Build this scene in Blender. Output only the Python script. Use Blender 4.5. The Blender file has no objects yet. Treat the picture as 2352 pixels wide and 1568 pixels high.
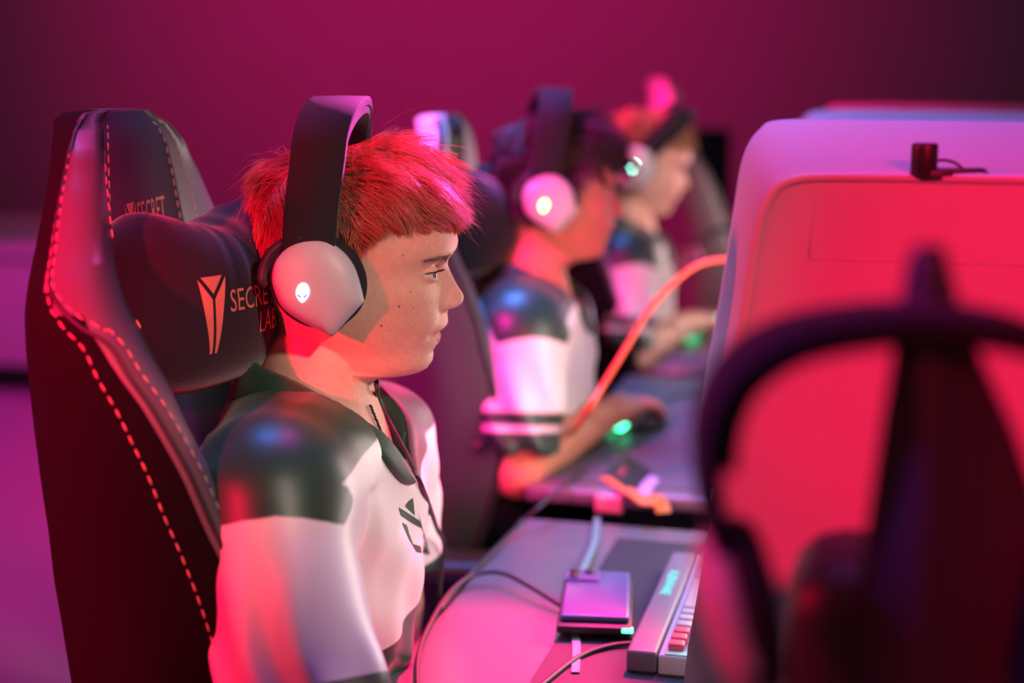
import bpy, bmesh, math, random
import numpy as np
from mathutils import Vector, Matrix
from mathutils.bvhtree import BVHTree
random.seed(7); RNG = np.random.default_rng(7)
SC = bpy.context.scene
COL = SC.collection
R = math.radians

# ------------------------------------------------------------------ camera
F_PX, CX, CY, ZC = 3267.0, 1176.0, 784.0, 1.34
_n = np.array([.2645, .1772, -1.0]); _n /= np.linalg.norm(_n)
PSI = math.asin(_n[0]); PHI = math.asin(_n[1] / math.cos(PSI))
FW = np.array([-math.sin(PSI)*math.cos(PHI), math.cos(PSI)*math.cos(PHI), -math.sin(PHI)])
RT = np.array([math.cos(PSI), math.sin(PSI), 0.0]); UP = np.cross(RT, FW)
CAM = np.array([0.0, 0.0, ZC])
cd = bpy.data.cameras.new('camera'); cam = bpy.data.objects.new('camera', cd); COL.objects.link(cam)
cam.matrix_world = Matrix(((RT[0], UP[0], -FW[0], 0), (RT[1], UP[1], -FW[1], 0), (RT[2], UP[2], -FW[2], ZC), (0, 0, 0, 1)))
cd.sensor_width = 36.0; cd.lens = F_PX / 2352 * 36; cd.clip_start = .05; cd.clip_end = 60
cd.dof.use_dof = True; cd.dof.focus_distance = 1.38; cd.dof.aperture_fstop = 1.9
SC.camera = cam

# ------------------------------------------------------------------ world, stage lamps, exposure
SC.view_settings.view_transform = 'Standard'; SC.view_settings.look = 'None'
SC.view_settings.exposure = 0.15; SC.view_settings.gamma = 1.0; SC.view_settings.use_curve_mapping = False
w = bpy.data.worlds.new('world'); SC.world = w; w.use_nodes = True
w.node_tree.nodes['Background'].inputs[0].default_value = (.55, .62, 1.0, 1)
w.node_tree.nodes['Background'].inputs[1].default_value = .055

def lamp(name, kind, loc, target, col, power, size=.3, angle=None, blend=.5):
    l = bpy.data.lights.new(name, kind); l.color = col; l.energy = power
    if kind == 'AREA': l.shape = 'DISK'; l.size = size
    else: l.shadow_soft_size = size
    if kind == 'SPOT': l.spot_size = R(angle); l.spot_blend = blend
    o = bpy.data.objects.new(name, l); COL.objects.link(o); o.location = loc
    o.rotation_euler = (Vector(target) - Vector(loc)).to_track_quat('-Z', 'Y').to_euler()
    return o
lamp('red_stage_lamp', 'SPOT', (-3.3, .5, 2.4), (-.5, 2.0, 1.05), (1, .0, .055), 420, .12, 62, .5)
lamp('red_beam_lamp', 'SPOT', (-1.5, -1.7, 1.95), (-.90, 1.13, .99), (1, .0, .055), 2000, .10, 16, .6)
lamp('red_housing_lamp', 'SPOT', (1.5, -2.3, 2.5), (.34, 1.25, .98), (1, .0, .055), 900, .12, 16.5, .4)
lamp('red_second_fill', 'SPOT', (1.2, -1.6, 2.6), (-.44, 2.22, 1.13), (1, .08, .06), 340, .10, 6.5, .5)  # added spot that reddens the second player's face
lamp('white_face_fill', 'SPOT', (1.5, -.4, 2.6), (-.52, 1.28, 1.04), (1, .80, .68), 185, .10, 9.0, .3)  # extra white key, added where screen light left the nearest face dim
lamp('red_chair_fill', 'SPOT', (1.0, -2.0, 2.2), (-.76, 1.08, 1.16), (1, .0, .06), 1500, .08, 6.5, .6)  # added to brighten the nearest chair's bolster in red
lamp('white_third_fill', 'SPOT', (1.6, 1.2, 2.7), (-.46, 3.13, 1.12), (1, .80, .72), 260, .10, 7, .6)  # added white fill for the third player's face
lamp('red_hair_fill', 'SPOT', (-1.2, -1.3, 2.3), (-.47, 1.28, 1.31), (1, .0, .07), 420, .06, 4.6, .6)  # added pinspot to redden the nearest player's hair
lamp('pink_hair_lamp', 'SPOT', (.2, 3.7, 2.4), (-.42, 1.38, 1.33), (1, .08, .62), 4200, .06, 4.2, .6)
lamp('magenta_rim_lamp', 'SPOT', (-.4, 2.9, 4.0), (-.56, 1.26, 1.12), (1, .03, .55), 1200, .7, 9, .6)
lamp('magenta_beam_lamp', 'SPOT', (-1.7, -.6, 3.5), (-.47, 2.27, .93), (1, .0, .40), 1200, .12, 15.5, .7)
lamp('pink_desk_lamp', 'SPOT', (-.2, 3.3, 3.3), (-.41, 1.33, .75), (1, .0, .13), 3200, .05, 7.2, .4)
lamp('red_front_fill', 'SPOT', (-1.3, -.7, 1.9), (-.10, .63, 1.03), (1, .0, .05), 70, .06, 5.5, .5)  # added to redden the foreground headset's cup
lamp('violet_front_fill', 'SPOT', (-1.2, .1, 1.75), (.0, .66, 1.20), (.62, .05, .9), 70, .06, 8, .6)  # added to tint the stand's post violet from the left
lamp('blue_stage_lamp', 'SPOT', (-1.0, 2.6, 3.9), (-.62, 2.1, 1.0), (.08, .24, 1), 950, .6, 36, .8)
lamp('violet_top_lamp', 'SPOT', (.4, 2.8, 4.0), (.2, 1.7, 1.3), (.40, .08, 1), 150, .12, 26, .6)
lamp('red_far_fill', 'SPOT', (-2.4, 2.2, 2.8), (-.55, 3.4, 1.3), (1, .0, .22), 900, .12, 24, .6)  # added to redden the far chair top and third player's hair
lamp('wall_wash_lamp', 'SPOT', (-2.6, 3.9, 3.6), (-2.6, 8.0, 2.1), (1, .0, .22), 900, .3, 82, 1)
lamp('floor_wash_lamp', 'SPOT', (-3.6, 3.2, 4.0), (-3.1, 4.0, .1), (1, .0, .5), 520, .3, 62, .6)

# ------------------------------------------------------------------ helpers
def lin(r, g, b): return tuple(((c/255)/12.92 if c/255 <= .04045 else ((c/255+.055)/1.055)**2.4) for c in (r, g, b))
MATS = {}
def mat(name, col, rough=.5, metal=0, spec=.5, emit=None, estr=0, sss=0, coat=0, sheen=0, noise=0, nscale=60, bump=0, bscale=400, alpha=None):
    m = bpy.data.materials.new(name); m.use_nodes = True
    nt = m.node_tree; b = nt.nodes['Principled BSDF']
    b.inputs['Base Color'].default_value = (*col, 1); b.inputs['Roughness'].default_value = rough
    b.inputs['Metallic'].default_value = metal; b.inputs['Specular IOR Level'].default_value = spec
    if emit: b.inputs['Emission Color'].default_value = (*emit, 1); b.inputs['Emission Strength'].default_value = estr
    if sss: b.inputs['Subsurface Weight'].default_value = sss; b.inputs['Subsurface Radius'].default_value = (.012, .004, .002); b.inputs['Subsurface Scale'].default_value = .5
    if coat: b.inputs['Coat Weight'].default_value = coat; b.inputs['Coat Roughness'].default_value = .15
    if sheen: b.inputs['Sheen Weight'].default_value = sheen; b.inputs['Sheen Roughness'].default_value = .4
    tc = nt.nodes.new('ShaderNodeTexCoord')
    if noise:
        n = nt.nodes.new('ShaderNodeTexNoise'); n.inputs['Scale'].default_value = nscale; n.inputs['Detail'].default_value = 4
        nt.links.new(tc.outputs['Object'], n.inputs['Vector'])
        mx = nt.nodes.new('ShaderNodeMix'); mx.data_type = 'RGBA'; mx.blend_type = 'MIX'
        mx.inputs[6].default_value = (*[c*(1-noise) for c in col], 1); mx.inputs[7].default_value = (*[min(1, c*(1+noise)) for c in col], 1)
        nt.links.new(n.outputs['Fac'], mx.inputs[0]); nt.links.new(mx.outputs[2], b.inputs['Base Color'])
    if bump:
        n2 = nt.nodes.new('ShaderNodeTexNoise'); n2.inputs['Scale'].default_value = bscale; n2.inputs['Detail'].default_value = 3
        nt.links.new(tc.outputs['Object'], n2.inputs['Vector'])
        bp = nt.nodes.new('ShaderNodeBump'); bp.inputs['Strength'].default_value = bump; bp.inputs['Distance'].default_value = .002
        nt.links.new(n2.outputs['Fac'], bp.inputs['Height']); nt.links.new(bp.outputs['Normal'], b.inputs['Normal'])
    MATS[name] = m
    return m
def mat_split(name, base_col, layers, rough=.45, sheen=.2, spec=.5, bump=.1):
    """fabric whose dye changes where a signed-distance attribute of the cloth changes sign: layers = [(attribute, colour, width)]"""
    m = mat(name, base_col, rough, 0, spec, sheen=sheen, bump=bump, bscale=900)
    nt = m.node_tree; b = nt.nodes['Principled BSDF']; prev = None
    for att, col, wd in layers:
        a = nt.nodes.new('ShaderNodeAttribute'); a.attribute_name = att
        mr = nt.nodes.new('ShaderNodeMapRange'); mr.inputs['From Min'].default_value = -wd; mr.inputs['From Max'].default_value = wd
        nt.links.new(a.outputs['Fac'], mr.inputs['Value'])
        mx = nt.nodes.new('ShaderNodeMix'); mx.data_type = 'RGBA'
        nt.links.new(mr.outputs['Result'], mx.inputs[0])
        if prev is None: mx.inputs[6].default_value = (*base_col, 1)
        else: nt.links.new(prev, mx.inputs[6])
        mx.inputs[7].default_value = (*col, 1); prev = mx.outputs[2]
    nt.links.new(prev, b.inputs['Base Color'])
    return m

def empty(name, loc, label=None, cat=None, group=None, rz=0):
    o = bpy.data.objects.new(name, None); COL.objects.link(o); o.location = loc; o.rotation_euler = (0, 0, rz); o.empty_display_size = .05
    tag(o, label, cat, group); return o
def tag(o, label=None, cat=None, group=None, kind=None):
    if label: o['label'] = label
    if cat: o['category'] = cat
    if group: o['group'] = group
    if kind: o['kind'] = kind
    return o
def mesh(name, V, Fc, m, parent=None, smooth=True, world=True, attrs=None, mats=None, midx=None):
    """V is given in world space when world=True; stored relative to the (unrotated) root."""
    V = np.asarray(V, float)
    if parent is not None and world: V = V - np.array(root_loc(parent))
    me = bpy.data.meshes.new(name); me.from_pydata(V.tolist(), [], [tuple(int(i) for i in f) for f in Fc])
    for mm in (mats or [m]): me.materials.append(mm)
    if midx is not None: me.polygons.foreach_set('material_index', np.asarray(midx, dtype=np.int32))
    if smooth: me.polygons.foreach_set('use_smooth', np.ones(len(me.polygons), dtype=bool))
    if attrs:
        for k, a in attrs.items():
            at = me.attributes.new(k, 'FLOAT', 'POINT'); at.data.foreach_set('value', np.asarray(a, dtype=np.float32))
    me.update(); me.validate()
    o = bpy.data.objects.new(name, me); COL.objects.link(o)
    if parent is not None: o.parent = parent
    return o
def root_loc(o):
    p = Vector((0, 0, 0))
    while o is not None: p = p + o.location; o = o.parent
    return p
class MB:
    """collects shapes for one mesh"""
    def __init__(s): s.V = []; s.F = []; s.n = 0
    def add(s, V, Fc):
        V = np.asarray(V, float); s.V.append(V); s.F += [tuple(i + s.n for i in f) for f in Fc]; s.n += len(V); return s
    def box(s, c, size, M=None, bev=0):
        x, y, z = [q/2 for q in size]
        if bev:
            bm = bmesh.new(); bmesh.ops.create_cube(bm, size=1)
            for v in bm.verts: v.co = Vector((v.co.x*size[0], v.co.y*size[1], v.co.z*size[2]))
            bmesh.ops.bevel(bm, geom=list(bm.edges), offset=bev, segments=3, profile=.5, affect='EDGES')
            bm.verts.index_update(); V = np.array([v.co[:] for v in bm.verts]); Fc = [[v.index for v in f.verts] for f in bm.faces]; bm.free()
        else:
            V = np.array([(sx*x, sy*y, sz*z) for sx in (-1, 1) for sy in (-1, 1) for sz in (-1, 1)])
            Fc = [(0, 1, 3, 2), (4, 6, 7, 5), (0, 4, 5, 1), (2, 3, 7, 6), (0, 2, 6, 4), (1, 5, 7, 3)]
        if M is not None: V = V @ np.asarray(M).T
        return s.add(V + np.asarray(c, float), Fc)
    def tube(s, pts, r, n=8, caps=True):
        V, Fc = tube(pts, r, n, caps); return s.add(V, Fc)
    def build(s, name, m, parent=None, smooth=True, **k):
        return mesh(name, np.vstack(s.V), s.F, m, parent, smooth, **k)
def catmull(P, k=6):
    P = np.asarray(P, float); n = len(P); out = []
    Q = np.vstack([2*P[0]-P[1], P, 2*P[-1]-P[-2]])
    for i in range(n-1):
        p0, p1, p2, p3 = Q[i:i+4]
        for t in np.linspace(0, 1, k, endpoint=False):
            out.append(.5*((2*p1)+(-p0+p2)*t+(2*p0-5*p1+4*p2-p3)*t*t+(-p0+3*p1-3*p2+p3)*t**3))
    out.append(P[-1]); return np.array(out)
def tube(pts, r, n=8, caps=True):
    P = np.asarray(pts, float); m = len(P); r = np.broadcast_to(np.asarray(r, float), (m,))
    T = np.gradient(P, axis=0); T /= np.linalg.norm(T, axis=1)[:, None] + 1e-12
    up = np.array([0, 0, 1.0]) if abs(T[0][2]) < .9 else np.array([1.0, 0, 0])
    a = np.cross(T[0], up); a /= np.linalg.norm(a); V = []
    for i in range(m):
        a = a - T[i]*np.dot(a, T[i]); a /= np.linalg.norm(a) + 1e-12; b = np.cross(T[i], a)
        for k in range(n):
            t = 2*math.pi*k/n; V.append(P[i] + r[i]*(a*math.cos(t)+b*math.sin(t)))
    Fc = [(i*n+k, i*n+(k+1) % n, (i+1)*n+(k+1) % n, (i+1)*n+k) for i in range(m-1) for k in range(n)]
    if caps: Fc += [tuple(range(n))[::-1], tuple((m-1)*n+k for k in range(n))]
    return np.array(V), Fc
def loft(rings, closed=True, cap=True):
    rings = np.asarray(rings, float); m, n, _ = rings.shape; V = rings.reshape(-1, 3)
    Fc = [(i*n+k, i*n+(k+1) % n, (i+1)*n+(k+1) % n, (i+1)*n+k) for i in range(m-1) for k in range(n if closed else n-1)]
    if cap: Fc += [tuple(range(n))[::-1], tuple((m-1)*n+k for k in range(n))]
    return V, Fc
def rotz(a): c, s_ = math.cos(a), math.sin(a); return np.array([[c, -s_, 0], [s_, c, 0], [0, 0, 1]])
def roty(a): c, s_ = math.cos(a), math.sin(a); return np.array([[c, 0, s_], [0, 1, 0], [-s_, 0, c]])
def rotx(a): c, s_ = math.cos(a), math.sin(a); return np.array([[1, 0, 0], [0, c, -s_], [0, s_, c]])
def view_ray(px, py): return FW + RT*((px-CX)/F_PX) + UP*((CY-py)/F_PX)
def at_d(px, py, D): return CAM + view_ray(px, py)*D
def at_z(px, py, z): d = view_ray(px, py); return CAM + d*((z-ZC)/d[2])
def at_y(px, py, y): d = view_ray(px, py); return CAM + d*(y/d[1])
def bvh_of(objs):
    V, Fc, n = [], [], 0
    for o in objs:
        mw = root_loc(o); V += [v.co + mw for v in o.data.vertices]
        Fc += [tuple(i+n for i in p.vertices) for p in o.data.polygons]; n = len(V)
    return BVHTree.FromPolygons(V, Fc)
def text_geo(s, size=1.0):
    c = bpy.data.curves.new('txt', 'FONT'); c.body = s; c.size = size; c.resolution_u = 3
    o = bpy.data.objects.new('txt', c); COL.objects.link(o)
    bpy.context.view_layer.update()
    me = bpy.data.meshes.new_from_object(o.evaluated_get(bpy.context.evaluated_depsgraph_get()))
    V = np.array([v.co[:] for v in me.vertices]); Fc = [tuple(p.vertices) for p in me.polygons]
    bpy.data.objects.remove(o); bpy.data.meshes.remove(me); bpy.data.curves.remove(c)
    return V, Fc
def refine(V, Fc, maxlen):
    bm = bmesh.new(); vs = [bm.verts.new(v) for v in V]
    for f in Fc:
        try: bm.faces.new([vs[i] for i in f])
        except ValueError: pass
    bmesh.ops.triangulate(bm, faces=bm.faces[:])
    for _ in range(5):
        e = [e for e in bm.edges if e.calc_length() > maxlen]
        if not e: break
        bmesh.ops.subdivide_edges(bm, edges=e, cuts=1); bmesh.ops.triangulate(bm, faces=bm.faces[:])
    bm.verts.index_update(); V = np.array([v.co[:] for v in bm.verts]); Fc = [tuple(v.index for v in f.verts) for f in bm.faces]; bm.free()
    return V, Fc
def decal(V2, Fc, origin, U, Vd, direction, bvh, off=.001, maxlen=.004):
    """lays a flat outline (u,v) onto a surface: cast along `direction` from the plane at origin"""
    V2, Fc = refine([(v[0], v[1], 0) for v in V2], Fc, maxlen)
    o = np.asarray(origin, float); d = Vector(direction).normalized(); out = []; last = None
    for v in V2:
        p = Vector((o + np.asarray(U)*v[0] + np.asarray(Vd)*v[1]).tolist())
        h = bvh.ray_cast(p, d)
        if h[0] is None: q = last if last is not None else p
        else: q = h[0] - d*off; last = q
        out.append(q[:])
    return np.array(out), Fc

# ------------------------------------------------------------------ implicit shapes
def smin(a, b, k): h = np.clip(.5+.5*(b-a)/k, 0, 1); return b+(a-b)*h-k*h*(1-h)
def s_cap(P, a, b, r1, r2):
    a = np.asarray(a, np.float32); ba = np.asarray(b, np.float32)-a
    pa = [P[i]-a[i] for i in range(3)]
    h = np.clip((pa[0]*ba[0]+pa[1]*ba[1]+pa[2]*ba[2])/float(ba@ba), 0, 1)
    return np.sqrt(sum((pa[i]-h*ba[i])**2 for i in range(3))) - (r1+(r2-r1)*h)
def s_ell(P, c, r, M=None):
    q = [P[i]-np.float32(c[i]) for i in range(3)]
    if M is not None: M = np.asarray(M, np.float32); q = [sum(M[j, i]*q[j] for j in range(3)) for i in range(3)]
    k0 = np.sqrt(sum((q[i]/r[i])**2 for i in range(3))); k1 = np.sqrt(sum((q[i]/r[i]**2)**2 for i in range(3))) + 1e-9
    return k0*(k0-1)/k1
def grid(lo, hi, h):
    ax = [np.arange(lo[i], hi[i]+h, h, dtype=np.float32) for i in range(3)]
    return np.meshgrid(*ax, indexing='ij'), np.array(lo, float)
def nets(f, lo, h, smooth=2):
    ins = f < 0; nx, ny, nz = f.shape
    c = [(i, j, k) for i in (0, 1) for j in (0, 1) for k in (0, 1)]
    sl = lambda a, o: a[o[0]:nx-1+o[0], o[1]:ny-1+o[1], o[2]:nz-1+o[2]]
    cnt = sum(sl(ins, o).astype(np.int8) for o in c)
    act = np.argwhere((cnt > 0) & (cnt < 8)); idx = -np.ones((nx-1, ny-1, nz-1), np.int64); idx[tuple(act.T)] = np.arange(len(act))
    acc = np.zeros((len(act), 3)); num = np.zeros(len(act))
    for a in range(8):
        for b in range(a+1, 8):
            da = np.array(c[b])-np.array(c[a])
            if np.abs(da).sum() != 1: continue
            va = f[tuple((act+c[a]).T)]; vb = f[tuple((act+c[b]).T)]
            s_ = (va < 0) != (vb < 0); t = np.where(s_, va/(va-vb+1e-20), 0)
            acc += np.where(s_[:, None], np.array(c[a])+t[:, None]*da, 0); num += s_
    V = (act + acc/num[:, None])
    Q = []
    for ax in range(3):
        u, v = [(1, 2), (2, 0), (0, 1)][ax]
        o = [slice(None)]*3; o2 = list(o); o[ax] = slice(0, -1); o2[ax] = slice(1, None)
        a, b = ins[tuple(o)], ins[tuple(o2)]
        e = np.argwhere(a != b); e = e[(e[:, u] > 0) & (e[:, v] > 0) & (e[:, u] < f.shape[u]-1) & (e[:, v] < f.shape[v]-1)]
        fl = a[tuple(e.T)]
        du = np.zeros(3, int); du[u] = 1; dv = np.zeros(3, int); dv[v] = 1
        q = np.stack([idx[tuple((e-du-dv).T)], idx[tuple((e-dv).T)], idx[tuple(e.T)], idx[tuple((e-du).T)]], 1)
        q[~fl] = q[~fl][:, ::-1]; Q.append(q)
    Q = np.vstack(Q)
    for _ in range(smooth):
        S = np.zeros_like(V); n = np.zeros(len(V))
        for i in range(4):
            np.add.at(S, Q[:, i], V[Q[:, (i+1) % 4]]); np.add.at(n, Q[:, i], 1)
            np.add.at(S, Q[:, i], V[Q[:, (i-1) % 4]]); np.add.at(n, Q[:, i], 1)
        V = V*.4 + .6*S/np.maximum(n, 1)[:, None]
    return V*h + np.asarray(lo), Q
def poly_sd(p, poly):
    """signed distance to polygon, positive inside"""
    P = np.asarray(poly, float); d = np.full(len(p), 1e9); ins = np.zeros(len(p), bool)
    for i in range(len(P)):
        a, b = P[i], P[(i+1) % len(P)]; ab = b-a
        t = np.clip(((p-a)@ab)/(ab@ab), 0, 1); d = np.minimum(d, np.linalg.norm(p-a-t[:, None]*ab, axis=1))
        c = ((a[1] > p[:, 1]) != (b[1] > p[:, 1])); x = a[0]+(p[:, 1]-a[1])/(b[1]-a[1]+1e-20)*ab[0]
        ins ^= c & (p[:, 0] < x)
    return np.where(ins, d, -d)
def vnoise(p, s, seed=0):
    """cheap smooth noise, about -1..1"""
    r = np.random.default_rng(seed); out = 0
    for i in range(5):
        k = r.normal(size=3); k *= s*(.6+.8*r.random())/np.linalg.norm(k); out = out + np.sin(p@k + r.random()*6.28)
    return out/2.6

# ------------------------------------------------------------------ materials
SKIN = mat('skin_fair', (.62, .36, .27), .5, spec=.35, sss=.12, noise=.1, nscale=90, bump=.08, bscale=700)
M_BLACKL = mat('black_leatherette', (.06, .056, .062), .36, spec=.6, bump=.12, bscale=900)
M_BOLSTER = mat('black_bolster_leather', (.115, .105, .115), .4, spec=.5, bump=.12, bscale=900)
M_SUEDE = mat('black_suede', (.0035, .0033, .0045), .8, spec=.12, bump=.3, bscale=900)
M_BLACKF = mat('black_fabric', (.018, .018, .022), .85, spec=.2, sheen=.08, bump=.2, bscale=1200)
M_BLACKP = mat('black_plastic', (.022, .022, .028), .45, bump=.05, bscale=600)
M_VELOUR = mat('black_velour', (.016, .015, .024), .9, spec=.1, sheen=.45, bump=.35, bscale=500)
M_WHITEP = mat('white_plastic', (.78, .78, .8), .42, bump=.02, bscale=900)
M_SHELL = mat('matte_headset_shell', (.52, .52, .54), .45, bump=.02, bscale=900)
M_WHITEL = mat('white_leatherette', (.72, .72, .74), .5, bump=.1, bscale=700)
M_GREEN = mat('green_fabric', (.02, .16, .09), .6, bump=.1, bscale=900)
M_STITCH = mat('pale_thread', (.75, .45, .35), .6)
M_EMBRO = mat('copper_embroidery', (.52, .17, .12), .6, bump=.3, bscale=900)
M_DESK = mat('grey_desk_laminate', (.15, .14, .15), .32, spec=.5, noise=.05, nscale=30, bump=.03, bscale=900)
M_PAD = mat('dark_cloth_mat', (.09, .105, .11), .5, spec=.4, bump=.1, bscale=1200)
M_STEEL = mat('dark_steel', (.05, .05, .06), .4, metal=.8, noise=.1)
M_WALL = mat('dark_painted_wall', (.22, .20, .22), .9, spec=.15, noise=.06, nscale=3, bump=.05, bscale=200)
M_FLOOR = mat('grey_carpet', (.34, .32, .36), .95, spec=.1, noise=.12, nscale=80, bump=.3, bscale=300)
M_HOOD = mat('white_moulded_plastic', (.52, .51, .53), .5, bump=.03, bscale=500)
M_TROUSER = mat('black_trouser_cloth', (.02, .02, .025), .8, sheen=.1, bump=.2, bscale=900)
M_HAIR_B = mat('strawberry_blond_hair', (.62, .15, .085), .36, spec=.9, noise=.3, nscale=40)
M_HAIR_K = mat('black_hair', (.03, .026, .028), .35, spec=.8, noise=.3, nscale=40)
M_HAIR_G = mat('ginger_hair', (.58, .32, .18), .4, spec=.5, noise=.3, nscale=40)
M_BROW = mat('brown_brow_hair', (.22, .10, .06), .6)
M_EYEW = mat('eye_white', (.75, .7, .68), .15, coat=.6)
M_IRIS = mat('grey_green_iris', (.16, .2, .17), .2, coat=.6)
M_PUPIL = mat('pupil', (.01, .01, .01), .1)
M_LED_W = mat('white_lit_emblem', (.8, .8, .8), .4, emit=(.72, .85, 1), estr=2.2)
M_LED_Y = mat('amber_lit_emblem', (.8, .7, .5), .4, emit=(1, .55, .08), estr=11)
M_LED_C = mat('cyan_lit_emblem', (.7, .8, .8), .4, emit=(.3, 1, .8), estr=60)
M_LED_G = mat('green_led', (.2, .8, .5), .4, emit=(.05, 1, .42), estr=6)
M_TEXT_C = mat('cyan_lit_lettering', (.02, .2, .2), .6, emit=(.10, 1, .8), estr=1.3)
M_EYEDARK = mat('blue_grey_emblem_eye', (.1, .2, .5), .4, emit=(.08, .16, .6), estr=.8)

# ------------------------------------------------------------------ setting
def plane(name, pts, m, kind='structure'):
    return tag(mesh(name, pts, [(0, 1, 2, 3)], m, smooth=False), kind=kind)
def slab(name, lo, hi, m):
    b = MB(); b.box([(lo[i]+hi[i])/2 for i in range(3)], [hi[i]-lo[i] for i in range(3)])
    return tag(b.build(name, m, smooth=False), kind='structure')
slab('floor', (-9, -3, -.1), (9, 8.1, 0), M_FLOOR)
slab('wall_back', (-9, 8.0, 0), (9, 8.2, 5), M_WALL)

# ------------------------------------------------------------------ people
# side profile of a face, in millimetres of the head frame (x forward, z up, origin near the ear)
PROFILE = np.array([(-165, 24), (-136, 19), (-122, 27), (-116, 40), (-114.8, 60), (-113, 70), (-108, 79), (-101, 84), (-95, 85), (-91, 84.5), (-86, 87.5), (-81.4, 91.5), (-76, 92.8), (-72.6, 91.4), (-71, 90.2),
    (-69.6, 92.6), (-68, 96.0), (-64.5, 99.3), (-61, 100.1), (-56, 99.6), (-52, 99.4), (-48.6, 100.4), (-47.6, 105.), (-45.5, 110.6), (-41, 115.2), (-36, 116.4), (-31.5, 114.8), (-26, 111.0), (-19, 107.2), (-10, 103.0), (-2.6, 100.2),
    (2, 101), (8, 105.8), (14, 109.6), (20, 110.8), (32, 109), (52, 102), (74, 87), (94, 62)])
# loops from crown to neck: zf, zb, xf (without nose and lips), xb, half width, x of the widest point
LOOPS = np.array([
 (112.5, 112.5, 12, 8, 2, 10), (111, 111, 36, -22, 24, 8), (105, 105, 58, -46, 44, 4), (93, 93, 74, -66, 59, 0), (76, 76, 88, -81, 69, -4),
 (52, 52, 102, -90, 75, -8), (34, 34, 108.5, -93, 77, -10), (20, 18, 110.5, -94, 77, -10), (10, 8, 107, -94, 76.5, -10), (2, 0, 101.5, -93, 76, -10),
 (-6, -8, 98, -92, 75, -10), (-16, -16, 96.5, -90, 74, -10), (-30, -28, 96.5, -86, 72.5, -8), (-45, -38, 97, -80, 70.5, -6), (-55, -45, 96.5, -75, 68.5, -4),
 (-66, -53, 94.5, -73, 65, -2), (-76, -60, 90, -73, 61.5, 0), (-86, -67, 86, -74, 57, 0), (-94, -74, 84.5, -76, 53, 0), (-102, -80, 83, -78, 50.5, 0),
 (-108, -86, 78.5, -80, 49, -2), (-112.5, -91, 69, -82, 48, -6), (-114.6, -95, 57, -84, 49.5, -10), (-115.5, -100, 43, -86, 49, -14), (-117.5, -106, 33, -87, 49.5, -20),
 (-123, -113, 26, -88, 51, -26), (-136, -124, 19, -91, 53, -32), (-152, -138, 18, -94, 56, -36), (-178, -160, 22, -97, 62, -38), (-205, -190, 26, -100, 66, -38)], float)

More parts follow.
